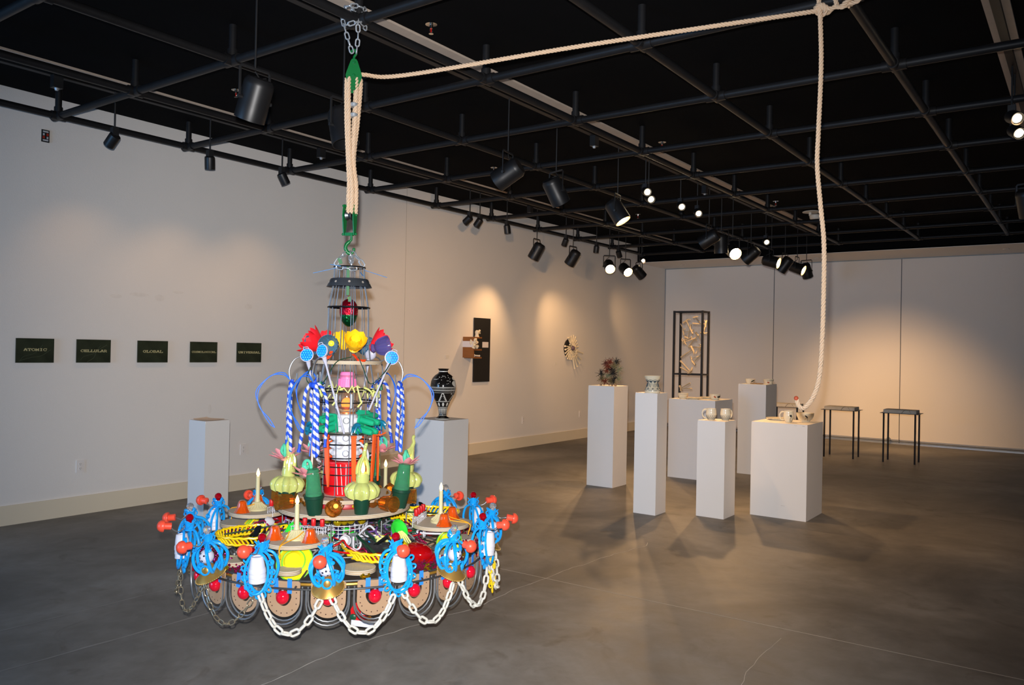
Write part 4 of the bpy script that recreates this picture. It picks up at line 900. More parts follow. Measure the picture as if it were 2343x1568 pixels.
for a in (-95, -18, 8, 70, 105): MB().cyl(pol(.182, a, 1.24), pol(.182, a, 1.32), .0075, n=10).ob('clip_tube', STEEL, CHD)
# orange stakes
ORS = mat('orange_plastic', 'f0581a', .35)
mb = MB(); mb.prism([(-.013, 0), (.013, 0), (.0125, -.2), (.004, -.285), (0, -.29), (-.004, -.285), (-.0125, -.2)], .010, Rz(90) @ Rx(90)); mb.box((.006, 0, .0), (.02, .03, .012)); stm = mb.mesh('orange_stake', ORS, smooth=False)
for a, z, tl in ((-35, 1.085, 4), (13, 1.08, 1), (58, 1.09, -5), (-88, 1.075, 8), (105, 1.085, -3), (150, 1.08, 4), (210, 1.085, 0)): obj('orange_stake', stm, CHD, T(*pol(.185, a, z)) @ Rz(a) @ Rx(tl))
MB().tube(bez([(.14, .15, 1.09), (.13, .19, 1.085), (.12, .225, 1.098)], 4), .004, 6).ob('zip_tie', ORS, CHD)
# wire arms with braided blue and white ropes, hanging glass flowers
BRB, BRW = mat('braid_blue', '1a49c8', .55), mat('braid_white', 'c4c4cc', .6); CORD = mat('blue_cord', '2a70e0', .5)
PG = mat('pink_glass_petal', 'f2a0a8', .15, trans=0, coat=.4, sss=.2); MINT = mat('mint_glaze', '58c8a0', .2, coat=.4)
def braid(f, pts, r=.0098):
    P = resample([Vector(p) for p in bez(pts, 8)], .0022)
    MB().tube(P, r, 20, mi=lambda i, k: ((i+k)//10) % 2).ob('braided_rope', [BRB, BRW], f)
    b = P[-1]-P[-2]; b.normalize(); MB().tube([P[-1]-b*.004, P[-1]+b*.022, P[-1]+b*.045], [r*.95, r*.8, r*1.15], 10).ob('rope_tip', BRB, f)
def arm(a, seed, loopside):
    q = random.Random(seed); f = empty('rope_arm', parent=CHD, M=Rz(a))
    MB().tube(bez([(.17, 0, 1.485), (.24, 0, 1.525), (.30, 0, 1.51), (.33, 0, 1.45), (.32, 0, 1.385), (.30, .0, 1.372), (.288, 0, 1.40), (.286, 0, 1.43)], 6), .0042, 7).ob('hook_wire', WIRE, f)
    y0 = .012
    braid(f, [(.31, 0, 1.385), (.315, -.03, 1.37), (.32, -.055, 1.32), (.325, -.058, 1.2), (.322, -.07, 1.10), (.325, -.078, 1.045)])
    braid(f, [(.31, 0, 1.385), (.32, .02, 1.36), (.325, .035, 1.28), (.322, .03, 1.15), (.32, .038, 1.02), (.318, .02, .985), (.322, .012, 1.02), (.33, .02, 1.12), (.33, .022, 1.24), (.318, .008, 1.35)])
    if seed % 2 == 0: braid(f, [(.31, 0, 1.385), (.30, .03, 1.37), (.305, .075, 1.30), (.30, .08, 1.20), (.305, .075, 1.08)], .009)
    MB().sph((.315, 0, 1.372), .018, 10, (1, 1.3, 1)).ob('rope_knot', BRB, f)
    s = loopside
    for w in (0, .012): MB().tube(bez([(.318, 0, 1.385), (.36, s*.02, 1.42+w), (.43, s*.04, 1.41), (.49+w, s*.05, 1.33), (.485, s*.05, 1.24+w*.5), (.43, s*.04, 1.17-w*2), (.40, s*.03, 1.12)], 6), .003, 6).ob('blue_cord', CORD, f)
    MB().tube(bez([(.318, 0, 1.37), (.33, .012, 1.25), (.335, .006, 1.10), (.335, -.006, .985)], 5), .003, 6).ob('blue_cord', CORD, f)
for a, sd, ls in ((-78, 1, -1), (-34, 2, -.35), (72, 3, 1), (140, 4, .5), (215, 5, .6)): arm(a, sd, ls)
def glass_flower(a, r, z, tilt):
    f = empty('glass_flower', parent=CHD, M=T(*pol(r, a, z)) @ Rz(a) @ Ry(tilt)); pm_ = petal_mesh('glass_petal', .09, .021, .02, PG)
    for k in range(9): obj('glass_petal', pm_, f, Rz(40*k+7*(k % 2)) @ T(0, .008, 0) @ Rx(4+20*(k % 2)))
    MB().lathe([(1e-5, -.012), (.02, -.008), (.03, .004), (.014, .016), (1e-5, .018)], 14).ob('flower_heart', PG, f)
    mb = MB(); mb.tube([(0, .026*cos(q*pi/10), .045+.036*sin(q*pi/10)) for q in range(20)], .0085, 8, True); mb.tube(bez([(0, .02, .02), (.015, .0, .045), (0, -.015, .075)], 5), .009, 8); mb.tube(bez([(0, -.022, .015), (-.012, 0, .05), (0, .018, .072)], 5), .0085, 8); mb.ob('mint_loop', MINT, f)
glass_flower(-78, .345, .945, 4); glass_flower(-34, .36, .885, 0); glass_flower(72, .36, .91, 0); glass_flower(140, .35, .945, 0); glass_flower(215, .35, .93, 0)
# middle ply discs
ply('ply_disc', (0, 0, .716), .268, .02); ply('ply_disc', (0, 0, .653), .378, .022, n=56)
GOLDF = mat('gold_gem', 'd8b81a', .12, metal=.6, trans=.2)
# pale lime hooded flower lamps in dark pots
CEL = mat('celadon_glaze', 'b9c070', .16, coat=.5, var=.12, vscale=25); DKG = mat('dark_green_plastic', '123c2c', .35); FLAME = mat('flame_bulb', 'ffe9b0', .3, emit=10, emcol='ffc566')
def hooded(a, r=.325, lean=8, z=.676):
    f = empty('hooded_flower_lamp', parent=CHD, M=T(*pol(r, a, z)) @ Rz(a) @ Ry(lean))
    MB().lathe([(.036, 0), (.047, .085), (.051, .088), (.051, .10), (.045, .10), (.04, .09), (1e-5, .085)], 24).ob('pot', DKG, f)
    mb = MB(); n = 20
    def sk(u, v):
        q = 2*pi*u; rr = .028+.062*sin(pi*.5*min(1, v*1.25))-.012*max(0, v-.8)*4; fo = abs(cos(n*q/4)); rr *= 1+(.32*fo-.2)*v; zz = .178-.006*v-.080*v*v+.014*(fo-.5)*v*v
        return (rr*cos(q), rr*sin(q), zz)
    mb.grid(sk, 120, 10); mb.ob('skirt', CEL, f)
    MB().lathe([(.024, .165), (.036, .172), (.038, .20), (.034, .225), (.028, .226), (1e-5, .215)], 22).ob('neck', CEL, f)
    mb = MB()
    for k in range(7):
        q = 360*k/7; 
        if k == 0: continue
        mb.tube(bez([pol(.031, q, .218), pol(.031, q, .25), pol(.022, q+6, .285), pol(.008, q+12, .315)+Vector((.01, 0, 0)), Vector((.018, 0, .345))], 5), [.0085]*14+[.0075, .007, .0065, .006, .0055, .005, .004], 7)
    mb.tube(bez([(.012, 0, .325), (.018, 0, .35), (.012, .006, .375), (.02, .01, .392)], 5), [.014, .0135, .012, .0115, .011, .0105, .01, .0098, .0095, .0095, .0098, .01, .0105, .01, .008, .004], 8)
    mb.ob('hood', CEL, f)
    MB().lathe([(.006, .225), (.011, .24), (.009, .26), (1e-5, .285)], 12).ob('flame_bulb', FLAME, f)
for a, r, l in ((-74, .34, -4), (16, .33, 4), (96, .345, 6), (190, .33, 4)): hooded(a, r, l)
# green tumblers in dark pots
GGL = mat('green_glass', '78dca8', .07, trans=.8, ior=1.12); GBALL = mat('green_bauble', '7fb58a', .08, metal=.8)
def tumbler(a, r=.345, z=.676):
    f = empty('green_tumbler', parent=CHD, M=T(*pol(r, a, z)) @ Rz(a) @ Ry(7))
    MB().lathe([(.038, 0), (.05, .09), (.054, .093), (.054, .108), (.047, .108), (.04, .09), (1e-5, .085)], 24).ob('pot', DKG, f)
    MB().lathe([(.046, .10), (.040, .16), (.033, .245), (.030, .25), (1e-5, .252), (1e-5, .249), (.030, .246), (.037, .16), (.043, .10)], 24).ob('tumbler', GGL, f)
    MB().sph((0, 0, .145), .033, 14).ob('bauble', GBALL, f); MB().sph((0, 0, .20), .024, 12).ob('bauble', GBALL, f)
for a in (-27, 62, 152, 240): tumbler(a)
# amber goblets lying on the disc
AMB = mat('amber_glass', 'eeb050', .04, trans=.92, ior=1.3)
def goblet(a, r=.36, z=.72):
    f = empty('amber_goblet', parent=CHD, M=at(pol(r-.03, a, z), pol(1, a, .03)))
    mb = MB(); mb.lathe([(.036, -.085), (.036, -.08), (.012, -.07), (.012, -.045), (.022, -.03), (.034, -.005), (.038, .03), (.040, .06), (.045, .085), (.042, .085), (.036, .055), (.03, .0), (1e-5, -.02)], 26)
    for k in range(12): mb.tube([pol(.034, 30*k, -.004), pol(.039, 30*k, .035), pol(.041, 30*k, .06)], .004, 5)
    mb.ob('glass', AMB, f); MB().sph((0, 0, -.005), .014, 10).ob('bulb', mat('amber_point', 'ffb860', .3, emit=1.5, emcol='ff9a30'), f)
for a in (-100, -62, -8, 40, 78, 125, 172, 218): goblet(a)
for k in range(26): a = k*360/26; MB().sph(pol(.15+.04*(k % 3), a, .692), .018, 8).ob('gold_bead', GOLDF, CHD)
MB().lathe([(.20, .675), (.205, .68), (.205, .708), (.20, .714)], 40, caps=False).ob('red_band', mat('dark_red_band', '9c1418', .4), CHD)
# ------------------------------------------------------------------ lower tier frame
RODM = mat('steel_rod', '808386', .4, metal=.55); RODD = mat('rod_dark', '4a4b4c', .45, metal=.5)
ring('rim_hoop', .815, .412, .0055, RODD, 90); ring('rim_hoop', .80, .448, .0045, RODD, 90); ring('inner_hoop', .56, .50, .005, RODD, 60); ring('inner_hoop', .30, .52, .0045, RODD, 48)
GOLDM = mat('gold_hoop', 'c0933a', .35, metal=.6); ring('gold_hoop', .775, .425, .007, GOLDM, 90)
for k in range(16):
    a = 6.75+22.5*k; MB().tube([pol(.14, a, .535), pol(.45, a, .50), pol(.815, a, .42)], .0048, 6).ob('spoke', RODD, CHD)
    if k % 2: MB().cyl(pol(.36, a+5, .50), pol(.36, a+5, .63), .004, n=6).ob('hanger_rod', RODM, CHD)
# candle plates with bells and red spools
CANDW = mat('ivory_plastic', 'c9c196', .4, sss=.15); ORG = mat('orange_glass', 'f4641a', .08, trans=.5, coat=.4); YCORD = mat('yellow_cord', 'e8a21c', .6); SPR = mat('spool_red', 'c2181e', .45); CLRP = mat('clear_plastic', 'd8dce0', .1, trans=.7, ior=1.3); WIREW = mat('white_wire', 'cfcfd8', .35)
bell_me = None
def candle_set(a, r=.57, z=.575, h=0):
    f = empty('candle_plate', parent=CHD, M=T(*pol(r, a, z)) @ Rz(a))
    ply('ply_disc', (0, 0, 0), .165, .02, f, 40)
    MB().lathe([(.058, .02), (.06, .028), (.05, .036), (.03, .052), (.022, .066), (.0165, .068), (1e-5, .07)], 26).ob('candle_base', CANDW, f)
    mb = MB()
    for k in range(20): mb.tube([pol(.054, 18*k, .034), pol(.032, 18*k, .051), pol(.0225, 18*k, .064)], .0022, 5)
    mb.ob('base_flutes', CANDW, f)
    MB().lathe([(.0165, .066), (.0155, .075), (.0122, .08), (.0112, .195+h), (.0095, .197+h), (1e-5, .198+h)], 18).ob('candle_stick', CANDW, f)
    MB().lathe([(.005, .197+h), (.0105, .21+h), (.009, .222+h), (.004, .236+h), (1e-5, .245+h)], 12).ob('flame_bulb', FLAME, f)
    for y in (-.098, .10):
        mb = MB()
        def bl(u, v, y=y):
            q = 2*pi*u; rr = .020+.012*v**.6+.014*v**3; rr *= 1+.05*cos(10*q)*v**2; return (.045+rr*cos(q), y+rr*sin(q), .086-.064*v)
        mb.grid(bl, 40, 10); mb.lathe([(1e-5, .091), (.014, .09), (.0205, .0855)], 20, T(.045, y, 0)); mb.ob('orange_bell', ORG, f)
    for k in range(4): 
        y = -.07+.05*k; MB().lathe([(.011, .062), (.0125, .064), (.0125, .098), (.011, .10), (1e-5, .10)], 14, T(-.125, y, 0)).ob('red_spool', SPR, f)
    mb = MB()
    for k in range(8): y = -.09+.026*k; mb.tube([(-.14, y, .0), (-.14, y, .055), (-.11, y, .055), (-.11, y, .02)], .0018, 5)
    for zz in (.055, .03): mb.tube([(-.14, -.095, zz), (-.14, .1, zz)], .0018, 5); mb.tube([(-.11, -.095, zz), (-.11, .1, zz)], .0018, 5)
    mb.ob('wire_rack', WIREW, f)
    mb = MB(); mb.tube(bez([(.02, -.03, .06), (.065, -.02, .035), (.168, .0, .018), (.165, .0, -.03)], 6), .0028, 6); mb.tube(bez([(.0, .04, .06), (.06, .03, .04), (.168, .002, .018), (.163, .0, -.045)], 6), .0028, 6); mb.ob('yellow_cord', YCORD, f)
    return f
candle_set(-24.5); candle_set(70, .575); candle_set(151, .52, .60, .02); candle_set(-110, .54, .59, .02)
# outer ply rounds
for a, r, R in ((-51, .70, .07), (-22, .70, .062), (7, .66, .085), (24, .70, .068), (52, .68, .06), (84, .70, .075), (102, .68, .11), (-84, .69, .075), (-114, .68, .11), (132, .68, .1), (160, .68, .1), (190, .68, .1), (222, .68, .1)):
    ply('ply_round', pol(r, a, .455 if a not in (102, -114) else .50), R, .022, CHD, 30)
# yellow link tracks bent into petals
YEL = mat('yellow_plastic', 'f2cf12', .3, coat=.2)
def petal_track(a, z=.525, sc=1.0, tilt=0):
    f = empty('yellow_track', parent=CHD, M=T(0, 0, z) @ Rz(a) @ Ry(tilt)); P = [Vector((x*sc, y*sc, 0)) for x, y in ((.30, .085), (.38, .125), (.47, .15), (.56, .145), (.64, .105), (.69, .04), (.69, -.04), (.64, -.105), (.56, -.145), (.47, -.15), (.38, -.125), (.30, -.085))]
    P = resample(bez(P, 8), .024); A, B = [], []; mb = MB()
    for i, p in enumerate(P):
        d = (P[min(i+1, len(P)-1)]-P[max(i-1, 0)]).normalized(); n = Vector((d.y, -d.x, 0)); o = n*.013+Vector((0, 0, -.021)); A.append(p+o+Vector((0, 0, .004*(i % 2)))); B.append(p-o+Vector((0, 0, .004*(i % 2))))
    mb.tube(A, .0068, 7); mb.tube(B, .0068, 7); mb.ob('rail', YEL, f)
    mb = MB()
    for i in range(0, len(P)): mb.tube([A[i]+Vector((0, 0, .003)), (A[i]+B[min(i+1, len(B)-1)])/2+Vector((0, 0, .007)), B[min(i+1, len(B)-1)]+Vector((0, 0, .003))], [.006, .0048, .006], 6)
    mb.ob('rungs', YEL, f); return f
petal_track(-76, .525); petal_track(19, .515); petal_track(104, .565); petal_track(195, .545)
# coloured filling inside each petal
REDS = mat('red_sheet', 'c4151a', .35); BLKP = mat('black_plastic', '0e1114', .3); STG = mat('dark_green_stick', '0f4a33', .35); LIME = mat('lime_cup', '2fd03a', .35); GRY = mat('grey_plastic', '767a7e', .4); MAG = mat('magenta_glitter', 'c0205e', .2, metal=.7, bump=.8, bscale=150); YB = mat('yellow_bowl', 'f0dc1e', .3, coat=.2); YG2 = mat('green_stripe', '6fc43a', .3); RGL = mat('red_glass', 'b80a10', .08, trans=.35, coat=.4); LROSE = mat('lime_ribbon', 'dfe38a', .4); PURP = mat('purple_plastic', '6d4a8c', .35); WPL = mat('white_plastic_b', 'c9c9d0', .35)
def in_polar(M): return M
for a, z in ((-76, .50), (19, .49), (104, .54), (195, .52)):
    mb = MB(); mb.prism([(.40, -.10), (.50, -.12), (.62, -.05), (.66, .0), (.62, .06), (.50, .11), (.40, .09), (.44, 0)], .004); mb.ob('red_sheet', REDS, CHD, M=T(0, 0, z) @ Rz(a), smooth=False)
    f = empty('black_tray', parent=CHD, M=T(*pol(.5, a+6, z+.012)) @ Rz(a+70)); mb = MB(); mb.prism([(-.10, -.025), (.10, -.025), (.11, 0), (.10, .025), (-.10, .025)], .004); mb.box((0, -.026, .02), (.2, .004, .04)); mb.box((0, .026, .02), (.2, .004, .04)); mb.ob('tray', BLKP, f, smooth=False); MB().tube([(.05, 0, .02), (.02, .01, .075), (-.05, .0, .03)], [.012, .02, .008], 6, flat=.4).ob('tray_clip', BLKP, f)
    for da, r0, r1, zz in ((-8, .30, .66, .045), (9, .26, .58, .035)): MB().tube([pol(r0, a+da, z+zz+.03), pol(r1, a+da*.5, z+zz-.01)], .010, 6, flat=.35).ob('green_stick', STG, CHD)
    mb = MB()
    for k in range(60): q = k*.42; mb.v  # spiral path below
    sp = [Vector((.008*q*cos(q)*.55, .008*q*sin(q)*.55, .03-.002*q)) for q in [k*.3 for k in range(34)]]
    MB().tube(sp, .009, 7).ob('lime_ribbon_rose', LROSE, CHD, M=T(*pol(.42, a+9, z+.03)) @ Rz(a) @ Ry(35))
    MB().lathe([(.02, 0), (.055, .022), (.06, .04), (.056, .04), (.05, .024), (1e-5, .006)], 22).ob('lime_cup', LIME, CHD, M=T(*pol(.36, a+33, z+.06)) @ Rz(a+30) @ Ry(60))
    MB().lathe([(.012, 0), (.03, .02), (.032, .05), (.028, .05), (.024, .02), (1e-5, .008)], 16).ob('white_cup', WPL, CHD, M=T(*pol(.40, a-20, z+.06)) @ Rz(a) @ Ry(80))
# yellow and green bowls on edge under the plates
def bowl_on_edge(a, r, z, R, face):
    f = empty('yellow_bowl', parent=CHD, M=at(pol(r, a, z), face)); prof = [(1e-5, .0), (R*.45, .0), (R*.55, -.012), (R*.85, -.03), (R*.97, -.036), (R, -.03), (R, -.026), (R*.95, -.03), (R*.83, -.022), (R*.53, -.004), (R*.42, .008), (1e-5, .008)]
    MB().lathe(prof, 32).ob('bowl', YB, f); mb = MB()
    for rr, zz in ((R*.98, -.025), (R*.62, -.008)): mb.tube([pol(rr, 12*k, zz) for k in range(30)], .0035, 6, True)
    mb.ob('green_band', YG2, f); return f
bowl_on_edge(-22, .655, .503, .095, Vector((.85, -.25, .48))); bowl_on_edge(63, .64, .515, .075, Vector((.6, -.4, .55))); bowl_on_edge(148, .64, .51, .08, Vector((-.5, .6, .5))); bowl_on_edge(-112, .62, .51, .08, Vector((-.2, -.8, .5)))
# big red glass shades and smaller amber-red ones
for a, r, z, sc in ((38, .62, .495, (.10, .075, .055)), (-45, .60, .50, (.09, .06, .05)), (128, .62, .50, (.1, .07, .05)), (-140, .6, .5, (.1, .07, .05)), (84, .60, .535, (.12, .06, .03))):
    mb = MB(); mb.sph((0, 0, 0), 1, 18, sc); mb.sph((.07, .02, -.02), .035, 12); mb.ob('red_glass_shade', RGL, CHD, M=T(*pol(r, a, z)) @ Rz(a+15))
# glitter garlands near the rim
gr = random.Random(21)
PGL = mat('pink_foil', 'd43a74', .15, metal=.85); GGOLD = mat('gold_foil', 'e0b020', .15, metal=.9)
for a0 in (-58, -42, 30, 48, 75, 110, -80, 140, -120):
    mb = MB()
    for k in range(70): a = a0+gr.uniform(-8, 8); mb.sph(pol(.735+gr.uniform(-.05, .045), a, .452+gr.uniform(-.018, .025)), gr.uniform(.005, .009), 6)
    g = mb.ob('glitter_garland', PGL, CHD); g['kind'] = 'stuff'
for a in (-47, -24, 8, 33, 55, 90, -75):
    mb = MB()
    for k in range(7): mb.sph(pol(.79+gr.uniform(-.015, .015), a+gr.uniform(-1.5, 1.5), .455+gr.uniform(-.012, .02)), .008, 7)
    mb.ob('gold_bow', GGOLD, CHD)
# white wire basket and what surrounds it
bs = empty('wire_basket', parent=CHD, M=T(0, 0, .455))
for z, R in ((0, .12), (.022, .123), (.045, .126), (.068, .129), (.09, .132), (.112, .135)): ring('hoop', R, z, .0026, WIREW, 40, bs)
for k in range(26): a = k*360/26; MB().tube([pol(.02, a, 0), pol(.12, a, 0), pol(.135, a, .115)], .0021, 5).ob('wire', WIREW, bs)
for k in range(22): a = k*360/22; MB().sph(pol(.10+.03*(k % 2), a, .592+.01*(k % 3)), .026, 9).ob('gold_bead', GOLDF, CHD)
for k in range(9): a = k*40+10; MB().sph(pol(.07, a, .49), .03, 10).ob('magenta_ball', [MAG, LIME, mat('navy_ball', '1a2250', .3)][k % 3], CHD)
# hangers, loops and hooks filling the wheel
hr = random.Random(11)
cols = [GRY, GRY, PURP, WPL, MAG, GRY, REDS, STG]
for k in range(44):
    a = hr.uniform(0, 360); r = hr.uniform(.22, .54); z = .50+hr.uniform(-.02, .05); m = cols[k % len(cols)]; w = hr.uniform(.05, .10)
    pts = [(-w, 0, 0), (-w*.5, .02, .02), (0, .0, .045), (w*.5, -.02, .02), (w, 0, 0), (w*1.02, .012, -.012), (0, .01, -.016), (-w*1.02, .012, -.012)]
    MB().tube(bez(pts+[pts[0]], 4), .005 if m is not WPL else .006, 6).ob('plastic_loop', m, CHD, M=T(*pol(r, a, z)) @ Rz(hr.uniform(0, 180)) @ Rx(hr.uniform(-35, 50)))
for k in range(40):
    a = hr.uniform(0, 360); r = hr.uniform(.2, .66); z = .48+hr.uniform(-.03, .05); q = Vector((hr.uniform(-.1, .1), hr.uniform(-.1, .1), hr.uniform(-.03, .05))); p = pol(r, a, z)
    MB().tube([p-q, p+q], .0038, 6).ob('thin_stick', [RODD, CANDW, STG, REDS, RODM, ZIP][k % 6], CHD)
for k in range(14):
    a = -20+hr.uniform(0, 360); r = hr.uniform(.25, .5); MB().tube(bez([(0, 0, .05), (0, 0, .0), (.0, .012, -.02), (0, .034, -.02), (0, .045, .0), (0, .04, .015)], 5), .0055, 7).ob('plastic_hook', [WPL, GRY, PURP][k % 3], CHD, M=T(*pol(r, a, .52)) @ Rz(a+hr.uniform(-40, 40)))
for k in range(10):
    a = 36*k+9; r = .33+.1*(k % 2); mb = MB()
    for j in range(5): mb.tube(bez([(0, (j-2)*.006, .03), (.02, (j-2)*.013, .01), (.05, (j-2)*.018, -.03)], 4), .0045, 6)
    mb.ob('lime_fringe' if k % 2 else 'grey_fringe', LROSE if k % 2 else GRY, CHD, M=T(*pol(r, a, .54)) @ Rz(a))
for k in range(12):
    a = 30*k+4; MB().box((.0, 0, 0), (.12, .03, .006), Ry(-12)).ob('dark_slat', [BLKP, PURP, REDS, STG][k % 4], CHD, M=T(*pol(.27+.12*(k % 2), a, .505)) @ Rz(a+hr.uniform(-30, 30)), smooth=False)
# ------------------------------------------------------------------ scalloped skirt
CARD = mat('cardboard', 'a5876a', .8, var=.08, vscale=14, stretch=(30, 2, 2)); DOT = mat('punched_hole', '4a2f28', .8); TAPE = mat('blue_tape', '2b86ea', .55); RBULB = mat('red_bulb', 'cf0f2c', .08, coat=.6)
NS = 23; SA = 360/NS
def outline(q):
    """U shaped outline about the hole's centre, by direction q (degrees, 0 = right, 90 = up)"""
    c, s = cos(rad(q)), sin(rad(q)); hw, top, cy = .0835, .082, .0
    best = 9
    if abs(c) > 1e-6:
        t = hw/abs(c); y = t*s
        if -.012 <= y <= top: best = min(best, t)
    if s > 1e-6:
        t = top/s
        if abs(t*c) <= hw+1e-6: best = min(best, t)
    if best == 9:      # lower half circle about (0,-.012)
        b_ = .012*s; cc = .012**2-hw**2; best = -b_*1+sqrt(max(0, b_*b_-cc))
    return best
def card_mesh():
    mb = MB(); n = 60; vs = []
    for x in (.0025, -.0025):
        for k in range(n): q = 360*k/n+.01; R = outline(q); vs.append((x, R*cos(rad(q)), R*sin(rad(q))))
        for k in range(n): q = 360*k/n+.01; R = .040*(1+.06*sin(rad(q*3))); vs.append((x, R*cos(rad(q)), R*sin(rad(q))))
    fs = []
    for k in range(n):
        j = (k+1) % n; fs += [(k, j, n+j, n+k), (2*n+j, 2*n+k, 3*n+k, 3*n+j), (j, k, 2*n+k, 2*n+j), (n+k, n+j, 3*n+j, 3*n+k)]
    return mb.add(vs, fs).mesh('cardboard', CARD, smooth=False)
cme = card_mesh()
mb = MB()
for y, z in [(s*.066, .055-.028*k) for s in (-1, 1) for k in range(4)]+[(.066*sin(rad(a)), -.02-.066*cos(rad(a))+.008) for a in (-60, -30, -8, 18, 45)]: mb.lathe([(.0032, 0), (1e-5, .0004)], 8, T(.0026, y, z) @ Ry(90))
dme = mb.mesh('punched_holes', DOT)
tme = MB().box((.004, 0, 0), (.0025, .023, .072)).mesh('blue_tape', TAPE, smooth=False)
bme = MB().sph((0, 0, 0), .033, 18, (.9, 1, 1.05)).mesh('red_bulb', RBULB)
cap = MB().lathe([(.007, 0), (.007, .012), (1e-5, .014)], 10).mesh('bulb_cap', STEEL)
def uloop(w, b):
    pts = [(0, -w, .045), (0, -w, -.02)]+[(0, -w*cos(rad(a)), -.02-b*sin(rad(a))) for a in range(15, 180, 15)]+[(0, w, -.02), (0, w, .045)]; return pts
lme = MB().tube(uloop(.102, .105), .0042, 7).tube([(p[0]-.02, p[1]*.94, p[2]+.012) for p in uloop(.102, .105)], .0042, 7).mesh('rod_loop', RODM)
for k in range(NS):
    a = -4.6+SA*k; f = empty('skirt_scallop', parent=CHD, M=T(*pol(.80, a, .367)) @ Rz(a))
    j = RND.uniform(-2, 2)
    obj('cardboard', cme, f, Rx(j)); obj('punched_holes', dme, f, Rx(j))['kind'] = 'stuff'
    for y in (-.036, .034): obj('blue_tape', tme, f, T(0, y+RND.uniform(-.006, .006), .056) @ Rx(RND.uniform(-5, 5)))
    b = obj('red_bulb', bme, f, T(.004, RND.uniform(-.006, .006), .0)); obj('bulb_cap', cap, f, T(.004, b.location.y, .032)); obj('rod_loop', lme, f, T(.022, 0, 0))

# ------------------------------------------------------------------ rim figures
BLU = mat('sky_blue_glaze', '189cec', .2, coat=.6, var=.14, vscale=25); NOSE = mat('coral_rubber', 'f0553c', .35, sss=.2); BRASS = mat('brass', 'c79a50', .34, metal=.7); FOAM = mat('foam_white', 'd2d2da', .4); BALL = mat('white_ball', 'ccccd6', .3); CLRB = mat('clear_bulb', 'f2f4f6', .03, trans=.9, ior=1.4); RGEM = mat('ruby_bulb', 'a8061a', .06, trans=.3, coat=.6); BLUD = mat('ball_spot', '1c2038', .5)
def gem(m, name, z):
    mb = MB(); mb.lathe([(.010, -.02), (.012, -.012), (.019, -.002), (.021, .008), (.016, .02), (.006, .026), (1e-5, .026)], 9, T(0, 0, z)); return mb.mesh(name, m, smooth=False)
def collar():
    mb = MB(); n = 48
    def fn(u, v):
        q = 2*pi*u; r = .021+.010*v*v+.003*sin(4*q)*v; return (r*cos(q), r*sin(q), .143+.042*v+.006*sin(4*q)*v)
    mb.grid(fn, n, 6); mb.tube([Vector(fn(k/n, 1)) for k in range(n)], .0035, 6, True); mb.tube([Vector(fn(k/n, 0)) for k in range(n)], .0055, 6, True)
    for k in range(4): a = 45+90*k; mb.tube(bez([pol(.024, a-20, .150), pol(.036, a, .165), pol(.028, a+20, .18)], 4), .004, 6)
    return mb.mesh('collar', BLU)
def loops_ball():
    mb = MB(); q = random.Random(4)
    for k in range(7):
        a = 42+46*k+q.uniform(-8, 8); o = q.uniform(-.006, .012)
        mb.tube(bez([pol(.018, a, .146), pol(.055+o, a+4, .128), pol(.082+o, a+9, .085), pol(.076, a+14, .038), pol(.055, a+22, .006), pol(.034, a+40, .016), pol(.055, a+54, .05)], 5), .0084, 8)
        if k % 2 == 0: # spoon shaped ends
            mb.sph((0, 0, 0), .017, 10, (1, .7, .3), M=at(pol(.066+o, a+14, .118), pol(1, a, .8)))
            mb.tube(bez([pol(.03, a+14, .138), pol(.064+o, a+14, .118)], 3), .006, 6)
        if k % 3 == 0: mb.tube([pol(.06, a-12, .02+.022*sin(t*pi/8))+pol(.022*cos(t*pi/8), a+80) for t in range(16)], .005, 6, True)
    return mb.mesh('blue_loops', BLU)
def loops_cup():
    mb = MB(); ov = [(.02+.03*sin(rad(t)), .062*sin(rad(t))*1.0, .07-.115*cos(rad(t))) for t in range(0, 360, 12)]
    for off in (-14, 20): mb.tube([Vector(p)+Vector((off*.001, 0, 0)) for p in [(.03+.012*cos(rad(t)), .064*sin(rad(t)), .044-.096*cos(rad(t))) for t in range(0, 360, 10)]], .0068, 7, True)
    for t in range(-120, 121, 24):
        c = Vector((.034, .064*sin(rad(t)), .044-.096*cos(rad(t)))); d = Vector((0, sin(rad(t)), -cos(rad(t)))); e = Vector((0, d.z, -d.y))
        mb.tube([c+d*(.014+.015*cos(2*pi*j/12))+e*.012*sin(2*pi*j/12) for j in range(12)], .0048, 6, True)
    for s in (-1, 1): mb.tube(bez([(0, 0, .15), (-.02, s*.05, .13), (-.03, s*.07, .07), (-.02, s*.06, .01)], 5), .0072, 7)
    return mb.mesh('blue_chain_loops', BLU)
nose_me = MB().lathe([(.017, 0), (.0195, .002), (.0185, .034), (.0185, .036), (.031, .037), (.0325, .042), (.030, .054), (.021, .066), (.01, .071), (1e-5, .072)], 24).mesh('coral_nose', NOSE)
colme, lbme, lcme = collar(), loops_ball(), loops_cup()
gclr, gred = gem(CLRB, 'clear_bulb', .201), gem(RGEM, 'ruby_bulb', .201)
filam = MB().cyl((0, 0, .172), (0, 0, .198), .008, n=10).mesh('bulb_socket', WHT)
mb = MB(); mb.lathe([(.02, .062), (.032, .05), (.036, .03), (.042, .026), (.072, .006), (.078, .0), (.074, -.002), (.066, .006), (.036, .022), (1e-5, .026)], 34)
mb2 = MB()
for k in range(46): mb2.sph(pol(.0775, 360*k/46, .001), .0032, 5)
dish_me, bead_me = mb.mesh('brass_dish', BRASS), mb2.mesh('beaded_edge', mat('brass_bright', 'f0d080', .3, metal=.6))
ball_me = MB().sph((0, 0, .078), .036, 20).mesh('white_ball', BALL)
mb = MB()
